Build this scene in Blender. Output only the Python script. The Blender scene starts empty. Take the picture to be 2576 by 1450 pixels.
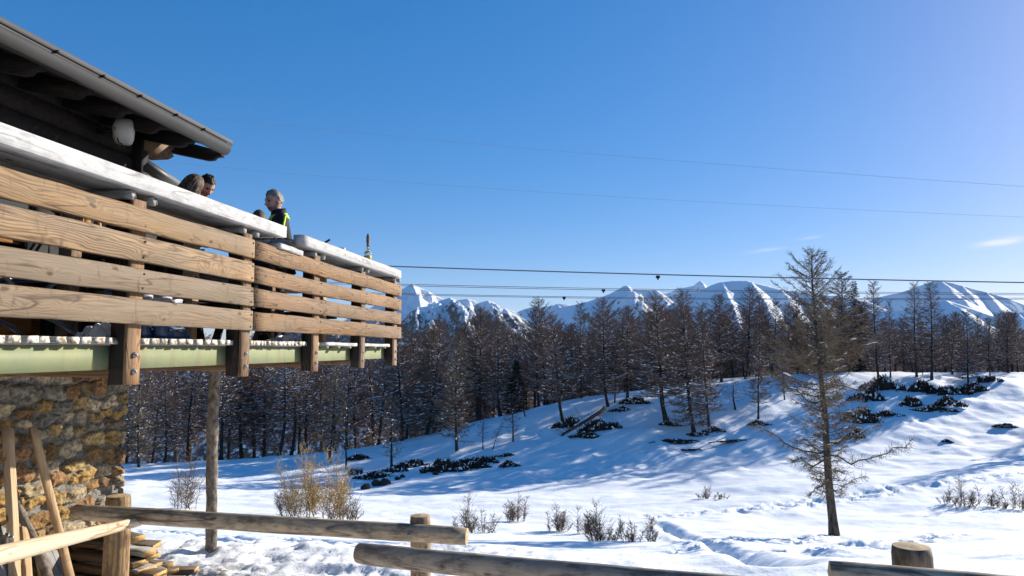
import bpy, bmesh, math, random
import numpy as np
from mathutils import Vector, Matrix
R = math.radians
# ------------------------------------------------------------------ camera, world, sun, exposure
SUN_AZ, SUN_EL = 52.5, 20.3            # azimuth to the right of the view direction, elevation
PITCH = math.atan(153 / 1870)
scene = bpy.context.scene
C = scene.collection
cam_d = bpy.data.cameras.new('camera'); cam = bpy.data.objects.new('camera', cam_d); C.objects.link(cam)
cam_d.sensor_width = 36.0; cam_d.lens = 36.0 * 1870 / 2576
cam_d.clip_start = 0.05; cam_d.clip_end = 40000
cam.location = (0, 0, 0); cam.rotation_euler = (R(90) + PITCH, 0, 0)
scene.camera = cam
world = bpy.data.worlds.new('World'); scene.world = world; world.use_nodes = True
wn = world.node_tree; wn.nodes.clear()
sky = wn.nodes.new('ShaderNodeTexSky'); sky.sky_type = 'NISHITA'; sky.sun_disc = False
sky.sun_elevation = R(SUN_EL); sky.sun_rotation = R(SUN_AZ); sky.altitude = 1500
sky.air_density = 0.9; sky.dust_density = 0.8; sky.ozone_density = 3.0
hs = wn.nodes.new('ShaderNodeHueSaturation'); hs.inputs['Saturation'].default_value = 1.75
gm_ = wn.nodes.new('ShaderNodeGamma'); gm_.inputs['Gamma'].default_value = 0.6
bg = wn.nodes.new('ShaderNodeBackground'); bg.inputs['Strength'].default_value = 0.15
wo = wn.nodes.new('ShaderNodeOutputWorld')
# three faint wisps of cloud low in the sky on the right (in world directions)
wc = wn.nodes.new('ShaderNodeTexCoord'); wsum = None
def _vm(op, a, b):
    d = wn.nodes.new('ShaderNodeVectorMath'); d.operation = op; wn.links.new(a, d.inputs[0]); d.inputs[1].default_value = b; return d
def _mt(op, a, b=0.0):
    d = wn.nodes.new('ShaderNodeMath'); d.operation = op
    for i_, v_ in enumerate((a, b)):
        if hasattr(v_, 'type'): wn.links.new(v_, d.inputs[i_])
        else: d.inputs[i_].default_value = v_
    return d.outputs[0]
nz_ = wn.nodes.new('ShaderNodeTexNoise'); nz_.inputs['Scale'].default_value = 1.0; nz_.inputs['Detail'].default_value = 5; wn.links.new(_vm('MULTIPLY', wc.outputs['Generated'], (16, 16, 90)).outputs[0], nz_.inputs['Vector'])
for az_, el_, wa_, we_, am_ in ((33.8, 6.9, 1.3, 0.22, 0.8), (19.0, 7.2, 1.3, 0.13, 0.4), (21.8, 7.9, 0.9, 0.10, 0.3)):
    a_, e_ = R(az_), R(el_); da = _vm('DOT_PRODUCT', wc.outputs['Generated'], (math.cos(a_), -math.sin(a_), 0)).outputs['Value']; de = _vm('DOT_PRODUCT', wc.outputs['Generated'], (-math.sin(a_) * math.sin(e_), -math.cos(a_) * math.sin(e_), math.cos(e_))).outputs['Value']
    de = _mt('SUBTRACT', de, _mt('MULTIPLY', da, 0.12)); q_ = _mt('ADD', _mt('POWER', _mt('DIVIDE', da, math.sin(R(wa_))), 2.0), _mt('POWER', _mt('DIVIDE', de, math.sin(R(we_))), 2.0))
    m_ = _mt('MULTIPLY', _mt('POWER', 2.718, _mt('MULTIPLY', q_, -1.0)), _mt('MULTIPLY', _mt('MAXIMUM', _mt('SUBTRACT', nz_.outputs[0], 0.36), 0.0), 4.0 * am_)); wsum = m_ if wsum is None else _mt('ADD', wsum, m_)
cl_ = wn.nodes.new('ShaderNodeMix'); cl_.data_type = 'RGBA'; wn.links.new(_mt('MINIMUM', wsum, 0.6), cl_.inputs[0]); wn.links.new(hs.outputs[0], cl_.inputs[6]); cl_.inputs[7].default_value = (4.2, 4.3, 4.5, 1)
wn.links.new(sky.outputs[0], gm_.inputs[0]); wn.links.new(gm_.outputs[0], hs.inputs['Color']); tn_ = wn.nodes.new('ShaderNodeMix'); tn_.data_type = 'RGBA'; tn_.blend_type = 'MULTIPLY'; tn_.inputs[0].default_value = 1.0; wn.links.new(cl_.outputs[2], tn_.inputs[6]); tn_.inputs[7].default_value = (0.87, 0.825, 0.95, 1); wn.links.new(tn_.outputs[2], bg.inputs[0]); wn.links.new(bg.outputs[0], wo.inputs[0])
sl = bpy.data.lights.new('sun', 'SUN'); sl.energy = 4.3; sl.angle = R(0.5); sl.color = (1.0, 0.93, 0.82)
sun = bpy.data.objects.new('sun', sl); C.objects.link(sun)
sdir = Vector((math.sin(R(SUN_AZ)) * math.cos(R(SUN_EL)), math.cos(R(SUN_AZ)) * math.cos(R(SUN_EL)), math.sin(R(SUN_EL))))
sun.rotation_euler = sdir.to_track_quat('Z', 'Y').to_euler()
scene.view_settings.view_transform = 'Standard'; scene.view_settings.look = 'None'
scene.view_settings.exposure = 0.98; scene.view_settings.gamma = 1.0
scene.cycles.max_bounces = 6; scene.cycles.transparent_max_bounces = 8
scene.cycles.use_denoising = True
random.seed(5); rng = np.random.default_rng(5)
# ------------------------------------------------------------------ mapping helpers
F, CX, CY = 1870.0, 1288.0, 725.0
cp, sp = math.cos(PITCH), math.sin(PITCH)
def ray(x, y): return np.array([(x - CX) / F, cp - sp * (CY - y) / F, sp + cp * (CY - y) / F])
def atY(x, y, Y):
    r = ray(x, y); return r * (Y / r[1])
AZ = R(8.25)
DV = np.array([math.sin(AZ), math.cos(AZ), 0.0]); NV = np.array([-math.cos(AZ), math.sin(AZ), 0.0])
def dk(t, n, z): return DV * t + NV * n + np.array([0, 0, z])    # terrace coordinates: along the edge, away from it, up
def onN(x, y, n):
    r = ray(x, y); return r * (n / float(r @ NV))
# ------------------------------------------------------------------ object helpers
def tag(o, label=None, cat=None, group=None, kind=None):
    if label: o['label'] = label
    if cat: o['category'] = cat
    if group: o['group'] = group
    if kind: o['kind'] = kind
    return o
def empty(name, loc, label, cat, group=None):
    o = bpy.data.objects.new(name, None); C.objects.link(o); o.location = Vector(loc); o.empty_display_size = 0.1
    return tag(o, label, cat, group)
def mesh_np(name, V, faces, mats=None, midx=None, smooth=False):
    V = np.asarray(V, dtype=np.float32).reshape(-1, 3)
    me = bpy.data.meshes.new(name)
    me.vertices.add(len(V)); me.vertices.foreach_set('co', V.ravel())
    if isinstance(faces, np.ndarray):
        k = faces.shape[1]; tot = np.full(len(faces), k, dtype=np.int32); loops = faces.astype(np.int32).ravel()
    else:
        tot = np.array([len(f) for f in faces], dtype=np.int32)
        loops = np.array([i for f in faces for i in f], dtype=np.int32)
    st = np.concatenate([[0], np.cumsum(tot)[:-1]]).astype(np.int32)
    me.loops.add(len(loops)); me.loops.foreach_set('vertex_index', loops)
    me.polygons.add(len(tot)); me.polygons.foreach_set('loop_start', st); me.polygons.foreach_set('loop_total', tot)
    for m in (mats or []): me.materials.append(m)
    if midx is not None: me.polygons.foreach_set('material_index', np.asarray(midx, dtype=np.int32))
    if smooth: me.polygons.foreach_set('use_smooth', np.ones(len(tot), dtype=bool))
    me.update(calc_edges=True); me.validate(verbose=False)
    return me
def world_of(o):
    m = o.matrix_basis.copy()
    while o.parent is not None: o = o.parent; m = o.matrix_basis @ m
    return m
def link(name, me, parent=None, M=None, loc=None):
    """Link a mesh; M / loc are WORLD placements whatever the parent."""
    o = bpy.data.objects.new(name, me); C.objects.link(o); o.rotation_mode = 'QUATERNION'
    W = Matrix(M) if M is not None else Matrix.Translation(Vector(loc) if loc is not None else Vector((0, 0, 0)))
    if parent is not None: o.parent = parent; W = world_of(parent).inverted() @ W
    o.matrix_basis = W
    return o
class MB:
    def __init__(s): s.V = []; s.F = []; s.I = []
    def add(s, V, Fs, mi=0):
        b = len(s.V); s.V += [tuple(map(float, v)) for v in V]
        s.F += [tuple(int(i) + b for i in f) for f in Fs]; s.I += [mi] * len(Fs)
    def mesh(s, name, mats, smooth=False): return mesh_np(name, np.array(s.V), s.F, mats, s.I, smooth)
def sweep(path, radii, seg=8, cap=True, noise=0.0, seed=0, squash=None):
    """tube along path"""
    P = np.asarray(path, float); n = len(P); rr = np.broadcast_to(np.asarray(radii, float), (n,))
    rg = np.random.default_rng(seed)
    T = np.gradient(P, axis=0); T /= np.linalg.norm(T, axis=1)[:, None] + 1e-9
    up = np.array([0, 0, 1.0]) if abs(T[0][2]) < 0.9 else np.array([1.0, 0, 0])
    V = []; U = np.cross(up, T[0]); U /= np.linalg.norm(U)
    for i in range(n):
        U = U - T[i] * (U @ T[i]); U /= np.linalg.norm(U) + 1e-9; W = np.cross(T[i], U)
        for k in range(seg):
            a = 2 * math.pi * k / seg; r = rr[i] * (1 + noise * rg.normal())
            V.append(P[i] + (U * math.cos(a) + W * math.sin(a)) * r)
    Fs = []
    for i in range(n - 1):
        for k in range(seg):
            k2 = (k + 1) % seg; Fs.append((i * seg + k, i * seg + k2, (i + 1) * seg + k2, (i + 1) * seg + k))
    if cap: Fs.append(tuple(range(seg))[::-1]); Fs.append(tuple((n - 1) * seg + k for k in range(seg)))
    return V, Fs
def boxv(x0, x1, y0, y1, z0, z1):
    V = [(x0, y0, z0), (x1, y0, z0), (x1, y1, z0), (x0, y1, z0), (x0, y0, z1), (x1, y0, z1), (x1, y1, z1), (x0, y1, z1)]
    return V, [(3, 2, 1, 0), (4, 5, 6, 7), (0, 1, 5, 4), (1, 2, 6, 5), (2, 3, 7, 6), (3, 0, 4, 7)]
def board(name, L, w, h, mats, ch=0.006, seg=10, jit=0.0015, seed=0, endmat=None):
    """a sawn board along local X, worn edges; w along Y, h along Z"""
    rg = np.random.default_rng(seed); xs = np.linspace(-L / 2, L / 2, seg + 1)
    a, b = w / 2, h / 2
    prof = np.array([(-a + ch, -b), (a - ch, -b), (a, -b + ch), (a, b - ch), (a - ch, b), (-a + ch, b), (-a, b - ch), (-a, -b + ch)])
    V = []
    dy = np.cumsum(rg.normal(0, jit, seg + 1)); dz = np.cumsum(rg.normal(0, jit, seg + 1))
    dy -= np.linspace(dy[0], dy[-1], seg + 1); dz -= np.linspace(dz[0], dz[-1], seg + 1)
    for i, x in enumerate(xs):
        j = rg.normal(0, jit, (8, 2)) * 0.8
        for k in range(8): V.append((x + (rg.normal(0, 0.003) if i in (0, seg) else 0), prof[k, 0] + dy[i] + j[k, 0], prof[k, 1] + dz[i] + j[k, 1]))
    Fs = []; I = []
    for i in range(seg):
        for k in range(8):
            k2 = (k + 1) % 8; Fs.append((i * 8 + k, i * 8 + k2, (i + 1) * 8 + k2, (i + 1) * 8 + k)); I.append(0)
    Fs.append(tuple(range(8))[::-1]); Fs.append(tuple(seg * 8 + k for k in range(8))); e = 1 if endmat else 0
    I += [e, e]
    return mesh_np(name, V, Fs, list(mats) + ([endmat] if endmat else []), I)
def frame(p0, p1, up=(0, 0, 1), roll=0.0):
    """matrix with X along p0->p1, centre at the middle"""
    p0, p1 = Vector(p0), Vector(p1); x = (p1 - p0).normalized(); u = Vector(up)
    y = u.cross(x).normalized(); z = x.cross(y)
    M = Matrix((x, y, z)).transposed().to_4x4() @ Matrix.Rotation(roll, 4, 'X')
    M.translation = (p0 + p1) / 2
    return M
def place_board(name, p0, p1, w, h, mats, parent=None, up=(0, 0, 1), roll=0.0, **kw):
    L = (Vector(p1) - Vector(p0)).length
    return link(name, board(name, L, w, h, mats, **kw), parent, M=frame(p0, p1, up, roll))
def lathe(name, prof, mats, seg=20, midx=None, smooth=True):
    V = []; Fs = []; I = []
    for r, z in prof:
        for k in range(seg): a = 2 * math.pi * k / seg; V.append((r * math.cos(a), r * math.sin(a), z))
    for i in range(len(prof) - 1):
        for k in range(seg):
            k2 = (k + 1) % seg; Fs.append((i * seg + k, i * seg + k2, (i + 1) * seg + k2, (i + 1) * seg + k)); I.append(midx[i] if midx else 0)
    Fs.append(tuple(range(seg))[::-1]); I.append(0); Fs.append(tuple((len(prof) - 1) * seg + k for k in range(seg))); I.append(midx[-1] if midx else 0)
    return mesh_np(name, V, Fs, mats, I, smooth)
# value noise on arrays
def vnoise(x, y, seed=0):
    x = np.asarray(x, float); y = np.asarray(y, float)
    xi = np.floor(x).astype(np.int64); yi = np.floor(y).astype(np.int64); fx = x - xi; fy = y - yi
    fx = fx * fx * fx * (fx * (fx * 6 - 15) + 10); fy = fy * fy * fy * (fy * (fy * 6 - 15) + 10)
    def h(a, b):
        k = (a * 374761393 + b * 668265263 + seed * 974634547) & 0xffffffff
        k = ((k ^ (k >> 13)) * 1274126177) & 0xffffffff
        k = ((k ^ (k >> 16)) * 2246822519) & 0xffffffff
        return ((k ^ (k >> 15)) & 0xffff) / 65535.0 * 2 - 1
    return (h(xi, yi) * (1 - fx) + h(xi + 1, yi) * fx) * (1 - fy) + (h(xi, yi + 1) * (1 - fx) + h(xi + 1, yi + 1) * fx) * fy
def fbm(x, y, oct=4, seed=0, gain=0.5):
    s = 0; a = 1.0; 
    for o in range(oct):
        s = s + a * vnoise(x, y, seed + o * 17); x = np.asarray(x) * 2.03 + 11.3; y = np.asarray(y) * 2.03 + 5.7; a *= gain
    return s
def ridged(x, y, oct=4, seed=0, gain=0.5):
    s = 0; a = 1.0
    for o in range(oct):
        s = s + a * (1 - 2 * np.abs(vnoise(x, y, seed + o * 13))); x = np.asarray(x) * 2.07 + 3.1; y = np.asarray(y) * 2.07 + 9.2; a *= gain
    return s
def sstep(a, b, x): t = np.clip((x - a) / (b - a), 0, 1); return t * t * (3 - 2 * t)
# ------------------------------------------------------------------ materials
class NT:
    def __init__(s, name):
        s.m = bpy.data.materials.new(name); s.m.use_nodes = True; s.t = s.m.node_tree; s.t.nodes.clear()
        s.out = s.t.nodes.new('ShaderNodeOutputMaterial'); s.b = s.t.nodes.new('ShaderNodeBsdfPrincipled')
        s.t.links.new(s.b.outputs[0], s.out.inputs[0])
    def n(s, typ, **kw):
        d = s.t.nodes.new(typ)
        for k, v in kw.items():
            if k in d.inputs.keys(): s.set(d.inputs[k], v)
            else: setattr(d, k, v)
        return d
    def set(s, inp, v):
        if hasattr(v, 'is_linked') or isinstance(v, bpy.types.NodeSocket): s.t.links.new(v, inp)
        else:
            if isinstance(v, (tuple, list)) and len(v) == 3 and inp.type == 'RGBA': v = (*v, 1)
            inp.default_value = v
    def coord(s, which='Object', scale=(1, 1, 1), rand=True):
        c = s.n('ShaderNodeTexCoord').outputs[which]
        if rand:
            oi = s.n('ShaderNodeObjectInfo')
            mul = s.n('ShaderNodeVectorMath', operation='MULTIPLY'); s.t.links.new(oi.outputs['Random'], mul.inputs[0]); mul.inputs[1].default_value = (37, 91, 53)
            ad = s.n('ShaderNodeVectorMath', operation='ADD'); s.t.links.new(c, ad.inputs[0]); s.t.links.new(mul.outputs[0], ad.inputs[1]); c = ad.outputs[0]
        mp = s.n('ShaderNodeVectorMath', operation='MULTIPLY'); s.t.links.new(c, mp.inputs[0]); mp.inputs[1].default_value = scale
        return mp.outputs[0]
    def noise(s, vec, scale=1, detail=4, rough=0.55, dist=0.0):
        d = s.n('ShaderNodeTexNoise', Scale=scale, Detail=detail, Roughness=rough, Distortion=dist); s.t.links.new(vec, d.inputs['Vector']); return d.outputs[0]
    def ramp(s, fac, stops, interp='LINEAR'):
        d = s.n('ShaderNodeValToRGB'); d.color_ramp.interpolation = interp; e = d.color_ramp.elements
        while len(e) < len(stops): e.new(0.5)
        for i, (p, c) in enumerate(stops):
            e[i].position = p; e[i].color = (*c, 1) if isinstance(c, (tuple, list)) else (c, c, c, 1)
        s.t.links.new(fac, d.inputs[0]); return d.outputs[0]
    def mix(s, fac, a, b, mode='MIX'):
        d = s.n('ShaderNodeMix', data_type='RGBA', blend_type=mode)
        s.set(d.inputs[0], fac); s.set(d.inputs[6], a); s.set(d.inputs[7], b); return d.outputs[2]
    def math(s, op, a, b=0.0, c=0.0):
        d = s.n('ShaderNodeMath', operation=op); s.set(d.inputs[0], a); s.set(d.inputs[1], b)
        if len(d.inputs) > 2: s.set(d.inputs[2], c)
        return d.outputs[0]
    def bump(s, h, strength=0.3, dist=0.01, normal=None):
        d = s.n('ShaderNodeBump', Strength=strength, Distance=dist); s.t.links.new(h, d.inputs['Height'])
        if normal is not None: s.t.links.new(normal, d.inputs['Normal'])
        s.t.links.new(d.outputs[0], s.b.inputs['Normal']); return d.outputs[0]
    def fin(s, color=None, rough=0.6, spec=0.3, metal=0.0):
        if color is not None: s.set(s.b.inputs['Base Color'], color)
        s.set(s.b.inputs['Roughness'], rough); s.b.inputs['Specular IOR Level'].default_value = spec; s.set(s.b.inputs['Metallic'], metal)
        return s.m
def wood(name, light, dark, grey=None, greyamt=0.4, knots=1.0, ring=26.0, bump=0.35, knotc=(0.06, 0.035, 0.02), stretch=0.5, patch=None):
    s = NT(name); v = s.coord(scale=(1, 1, 1))
    # knots bend the grain round themselves
    kd0 = s.n('ShaderNodeTexNoise', Scale=9.0, Detail=3); s.t.links.new(v, kd0.inputs['Vector']); kd1 = s.n('ShaderNodeVectorMath', operation='SCALE', Scale=0.045); s.t.links.new(kd0.outputs['Color'], kd1.inputs[0]); kd2 = s.n('ShaderNodeVectorMath', operation='ADD'); s.t.links.new(v, kd2.inputs[0]); s.t.links.new(kd1.outputs[0], kd2.inputs[1])
    kv = s.n('ShaderNodeVectorMath', operation='MULTIPLY'); s.t.links.new(kd2.outputs[0], kv.inputs[0]); kv.inputs[1].default_value = (3.1, 4.5, 8.0)
    vo = s.n('ShaderNodeTexVoronoi', feature='F1', Scale=1.0, Randomness=1.0); s.t.links.new(kv.outputs[0], vo.inputs['Vector'])
    kd = vo.outputs['Distance']
    sepx = s.n('ShaderNodeSeparateXYZ'); s.t.links.new(v, sepx.inputs[0])
    lv = s.n('ShaderNodeVectorMath', operation='MULTIPLY'); s.t.links.new(v, lv.inputs[0]); lv.inputs[1].default_value = (1.1 * stretch, 3.5, 3.5)
    warp = s.noise(lv.outputs[0], 1.6, 3, 0.5)
    push = s.math('MULTIPLY', s.ramp(kd, [(0.0, 1.0), (0.42, 0.0)], 'EASE'), 0.045 * knots)
    zz = s.math('ADD', s.math('ADD', sepx.outputs[2], s.math('MULTIPLY', sepx.outputs[1], 0.6)), s.math('ADD', push, s.math('MULTIPLY', warp, 0.22)))
    ringv = s.math('SINE', s.math('MULTIPLY', zz, ring * 15.0))
    ringf = s.ramp(s.math('MULTIPLY_ADD', ringv, 0.5, 0.5), [(0.0, 0.0), (0.55, 0.35), (1.0, 1.0)])
    big0 = s.noise(lv.outputs[0], 1.7, 3, 0.6, 0.5)
    fv = s.n('ShaderNodeVectorMath', operation='MULTIPLY'); s.t.links.new(v, fv.inputs[0]); fv.inputs[1].default_value = (5 * stretch, 130, 130)
    fine = s.noise(fv.outputs[0], 1.0, 3, 0.6)
    big = s.noise(lv.outputs[0], 0.9, 4, 0.6)
    g0 = s.math('ADD', s.math('MULTIPLY', ringf, s.math('ADD', 0.14, s.math('MULTIPLY', s.ramp(big0, [(0.38, 0.0), (0.66, 1.0)]), 0.40))), s.math('MULTIPLY', fine, 0.62))
    sv = s.n('ShaderNodeVectorMath', operation='MULTIPLY'); s.t.links.new(v, sv.inputs[0]); sv.inputs[1].default_value = (3.5, 40, 40)
    streak = s.noise(sv.outputs[0], 1.0, 4, 0.65); g = s.math('ADD', s.math('MULTIPLY', g0, 0.7), s.math('MULTIPLY', streak, 0.35))
    col = s.mix(s.ramp(g, [(0.28, 0.0), (0.66, 1.0)]), light, dark)
    oi_ = s.n('ShaderNodeObjectInfo'); vr_ = s.n('ShaderNodeHueSaturation'); s.t.links.new(col, vr_.inputs['Color']); s.t.links.new(s.math('MULTIPLY_ADD', oi_.outputs['Random'], 0.34, 0.80), vr_.inputs['Value']); s.t.links.new(s.math('MULTIPLY_ADD', s.math('FRACT', s.math('MULTIPLY', oi_.outputs['Random'], 7.31)), 0.30, 0.88), vr_.inputs['Saturation']); col = vr_.outputs[0]
    if grey: col = s.mix(s.math('MULTIPLY', s.ramp(big, [(0.38, 0.0), (0.62, 1.0)]), greyamt), col, grey)
    if patch:
        pv = s.n('ShaderNodeVectorMath', operation='MULTIPLY'); s.t.links.new(v, pv.inputs[0]); pv.inputs[1].default_value = (6, 16, 16)
        pn = s.noise(pv.outputs[0], 1.0, 5, 0.65); col = s.mix(s.math('MULTIPLY', s.ramp(pn, [(0.46, 0.0), (0.62, 1.0)]), 0.8), col, patch)
    if knots > 0:
        kn = s.ramp(kd, [(0.05, 1.0), (0.13, 0.0)], 'EASE'); col = s.mix(s.math('MULTIPLY', kn, 0.85), col, knotc)
        wv = s.n('ShaderNodeVectorMath', operation='MULTIPLY'); s.t.links.new(v, wv.inputs[0]); wv.inputs[1].default_value = (11, 3, 5)
        st_ = s.noise(wv.outputs[0], 1.0, 3, 0.6, 0.6); col = s.mix(s.math('MULTIPLY', s.ramp(st_, [(0.60, 0.0), (0.70, 1.0)]), 0.55), col, tuple(q * 0.8 for q in dark))
        # long drying cracks
        cv = s.n('ShaderNodeVectorMath', operation='MULTIPLY'); s.t.links.new(v, cv.inputs[0]); cv.inputs[1].default_value = (0.9, 9, 9)
        cn = s.noise(cv.outputs[0], 1.0, 2, 0.5, 0.3); ck = s.ramp(s.math('ABSOLUTE', s.math('SUBTRACT', cn, 0.5)), [(0.0, 1.0), (0.02, 0.0)])
        msk = s.ramp(s.noise(lv.outputs[0], 2.2, 2), [(0.42, 0.0), (0.52, 1.0)]); ck = s.math('MULTIPLY', ck, msk)
        col = s.mix(s.math('MULTIPLY', ck, 0.85), col, knotc); hgt = s.math('SUBTRACT', s.math('SUBTRACT', 1.0, g), s.math('MULTIPLY', ck, 1.5))
    else: hgt = s.math('SUBTRACT', 1.0, g)
    s.bump(hgt, bump, 0.004)
    return s.fin(col, 0.75, 0.25)
def plain(name, color, rough=0.6, spec=0.3, metal=0.0, nscale=8.0, namt=0.25, bump=0.0, coords='Object'):
    s = NT(name); v = s.coord(coords); n = s.noise(v, nscale, 5, 0.6)
    f = s.ramp(n, [(0.3, 0.0), (0.7, 1.0)])
    col = s.mix(f, tuple(c * (1 - namt) for c in color), tuple(min(1, c * (1 + namt)) for c in color))
    if bump: s.bump(n, bump, 0.01)
    return s.fin(col, rough, spec, metal)
M = {}
M['plank'] = wood('weathered_plank', (0.34, 0.218, 0.115), (0.10, 0.06, 0.031), (0.20, 0.155, 0.105), 0.7, 1.1, 20)
M['plank2'] = wood('tan_plank', (0.33, 0.195, 0.10), (0.10, 0.055, 0.027), (0.18, 0.125, 0.078), 0.7, 1.4, 18)
M['counter'] = wood('pale_counter', (0.54, 0.525, 0.50), (0.40, 0.39, 0.38), (0.36, 0.355, 0.35), 0.5, 0.8, 14, 0.25, (0.2, 0.19, 0.18), 0.5, (0.30, 0.30, 0.30))
M['post'] = wood('post_wood', (0.36, 0.22, 0.12), (0.13, 0.075, 0.04), (0.10, 0.08, 0.065), 0.45, 0.6, 30)
M['blackpost'] = wood('near_black_post', (0.022, 0.017, 0.013), (0.010, 0.008, 0.007), (0.04, 0.034, 0.028), 0.35, 0.5, 16)
M['darkwood'] = wood('dark_stained_wood', (0.024, 0.019, 0.017), (0.010, 0.008, 0.008), (0.030, 0.028, 0.030), 0.4, 0.4, 18)
M['log'] = wood('grey_log', (0.55, 0.42, 0.27), (0.31, 0.23, 0.145), (0.34, 0.30, 0.26), 0.6, 1.2, 7, 0.4, (0.06, 0.04, 0.03), 0.4, (0.11, 0.09, 0.075))
M['logpale'] = wood('pale_log', (0.66, 0.52, 0.35), (0.50, 0.37, 0.22), (0.55, 0.45, 0.33), 0.4, 0.8, 7, 0.2, (0.25, 0.14, 0.06), 0.4)
M['logpale2'] = wood('brown_log', (0.42, 0.29, 0.16), (0.20, 0.125, 0.065), (0.33, 0.25, 0.16), 0.6, 0.9, 9, 0.35, (0.10, 0.05, 0.025), 0.4, (0.13, 0.08, 0.05))
M['log2'] = wood('split_log', (0.26, 0.20, 0.13), (0.09, 0.06, 0.04), (0.33, 0.25, 0.16), 0.5, 0.8, 9, 0.4, (0.05, 0.03, 0.02), 0.4, (0.05, 0.04, 0.03))
M['logend'] = plain('log_end', (0.46, 0.33, 0.19), 0.8, 0.2, 0, 30, 0.3)
M['fresh'] = wood('fresh_board', (0.58, 0.39, 0.21), (0.40, 0.24, 0.11), (0.5, 0.37, 0.24), 0.3, 0.6, 20)
M['orange'] = wood('varnished_wood', (0.50, 0.24, 0.085), (0.30, 0.125, 0.035), None, 0, 0.6, 16)
M['pile'] = wood('old_board', (0.20, 0.135, 0.08), (0.06, 0.04, 0.025), (0.13, 0.11, 0.09), 0.6, 0.7, 22)
M['pileend'] = plain('board_end', (0.50, 0.31, 0.12), 0.8, 0.2, 0, 40, 0.35)
M['greywood'] = wood('grey_wood', (0.36, 0.35, 0.33), (0.22, 0.21, 0.2), (0.28, 0.28, 0.27), 0.4, 0.6, 20)
M['gutter'] = plain('gutter_metal', (0.04, 0.039, 0.038), 0.5, 0.4, 0.2, 3, 0.15)
M['roof'] = plain('roof_metal', (0.10, 0.10, 0.10), 0.5, 0.4, 0.2, 3, 0.2)
M['black'] = plain('black_plastic', (0.012, 0.012, 0.014), 0.5)
M['steel'] = plain('bolt_steel', (0.35, 0.33, 0.31), 0.4, 0.5, 0.8)
M['white'] = plain('white_plastic', (0.62, 0.61, 0.58), 0.45, 0.4, 0, 12, 0.08)
def worn_paint():
    s = NT('worn_white_end'); v = s.coord(scale=(1, 1, 1)); n = s.noise(v, 22, 5, 0.7)
    g = s.n('ShaderNodeTexCoord'); 
    col = s.mix(s.ramp(n, [(0.47, 0.0), (0.57, 1.0)]), (0.62, 0.58, 0.50), (0.20, 0.14, 0.085)); s.bump(n, 0.3, 0.004)
    return s.fin(col, 0.8)
M['wornend'] = worn_paint()
def green_paint():
    s = NT('green_beam_paint'); v = s.coord(); n = s.noise(v, 5, 6, 0.7); n2 = s.noise(v, 60, 3, 0.6)
    col = s.mix(s.ramp(n, [(0.35, 0.0), (0.65, 1.0)]), (0.165, 0.195, 0.105), (0.215, 0.222, 0.105))
    col = s.mix(s.math('MULTIPLY', s.ramp(n2, [(0.62, 0.0), (0.7, 1.0)]), 0.35), col, (0.2, 0.19, 0.12)); gv = s.coord(scale=(9, 9, 1.2)); dr_ = s.noise(gv, 1.0, 4, 0.6); col = s.mix(s.math('MULTIPLY', s.ramp(dr_, [(0.52, 0.0), (0.68, 1.0)]), 0.45), col, (0.16, 0.13, 0.075)); s.bump(n2, 0.08, 0.004)
    return s.fin(col, 0.6)
M['green'] = green_paint()
def bark(name, a, b, sc=1.0, zs=3.0):
    s = NT(name); v = s.coord(scale=(14 * sc, 14 * sc, zs * sc)); n = s.noise(v, 1.0, 5, 0.65, 0.4)
    col = s.mix(s.ramp(n, [(0.35, 0.0), (0.65, 1.0)]), a, b); s.bump(n, 0.8, 0.03); return s.fin(col, 0.9, 0.1)
M['bark'] = bark('larch_bark', (0.022, 0.018, 0.016), (0.07, 0.057, 0.05))
M['barkmain'] = bark('old_larch_bark', (0.03, 0.024, 0.02), (0.12, 0.095, 0.075))
M['barkpole'] = bark('pole_bark', (0.09, 0.072, 0.055), (0.30, 0.25, 0.20), 1.5, 9)
def twigmat(name, a, b):
    s = NT(name); oi = s.n('ShaderNodeObjectInfo'); col = s.mix(oi.outputs['Random'], a, b)
    v = s.coord('Object'); n = s.noise(v, 1.3, 3); col = s.mix(s.ramp(n, [(0.4, 0.0), (0.6, 1.0)]), col, tuple(x * 1.25 for x in a)); return s.fin(col, 0.85, 0.1)
M['twig'] = twigmat('larch_twigs', (0.175, 0.118, 0.088), (0.27, 0.168, 0.118))
M['twigmain'] = twigmat('main_larch_twigs', (0.17, 0.128, 0.086), (0.18, 0.135, 0.09))
M['twiggold'] = twigmat('golden_twigs', (0.40, 0.27, 0.11), (0.46, 0.31, 0.13))
M['twigshrub'] = twigmat('shrub_twigs', (0.17, 0.125, 0.085), (0.25, 0.175, 0.11))
M['needle'] = twigmat('spruce_needles', (0.016, 0.026, 0.02), (0.02, 0.03, 0.022))
M['heath'] = plain('dark_heath', (0.040, 0.029, 0.022), 0.9, 0.1, 0, 6, 0.5)
def snowmat(name, fine=True, tint=(0.86, 0.88, 0.90)):
    s = NT(name); v = s.coord('Object', rand=False)
    n1 = s.noise(v, 0.9, 5, 0.6); n2 = s.noise(v, 7.0, 5, 0.65); n3 = s.noise(v, 38.0, 2, 0.6)
    h = s.math('ADD', s.math('MULTIPLY', n1, 0.5), s.math('ADD', s.math('MULTIPLY', n2, 0.12), s.math('MULTIPLY', n3, 0.02)))
    if fine: s.bump(h, 0.4, 0.3)
    col = tint
    if fine:
        at = s.n('ShaderNodeAttribute', attribute_name='dirt'); n4 = s.noise(v, 5.0, 6, 0.7)
        f = s.math('MULTIPLY', at.outputs['Fac'], s.ramp(n4, [(0.42, 0.0), (0.55, 1.0)])); col = s.mix(f, tint, (0.10, 0.075, 0.045))
    return s.fin(col, 0.65, 0.25)
M['snow'] = snowmat('snow')
M['snowtwig'] = snowmat('snow_on_branches', False)
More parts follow.
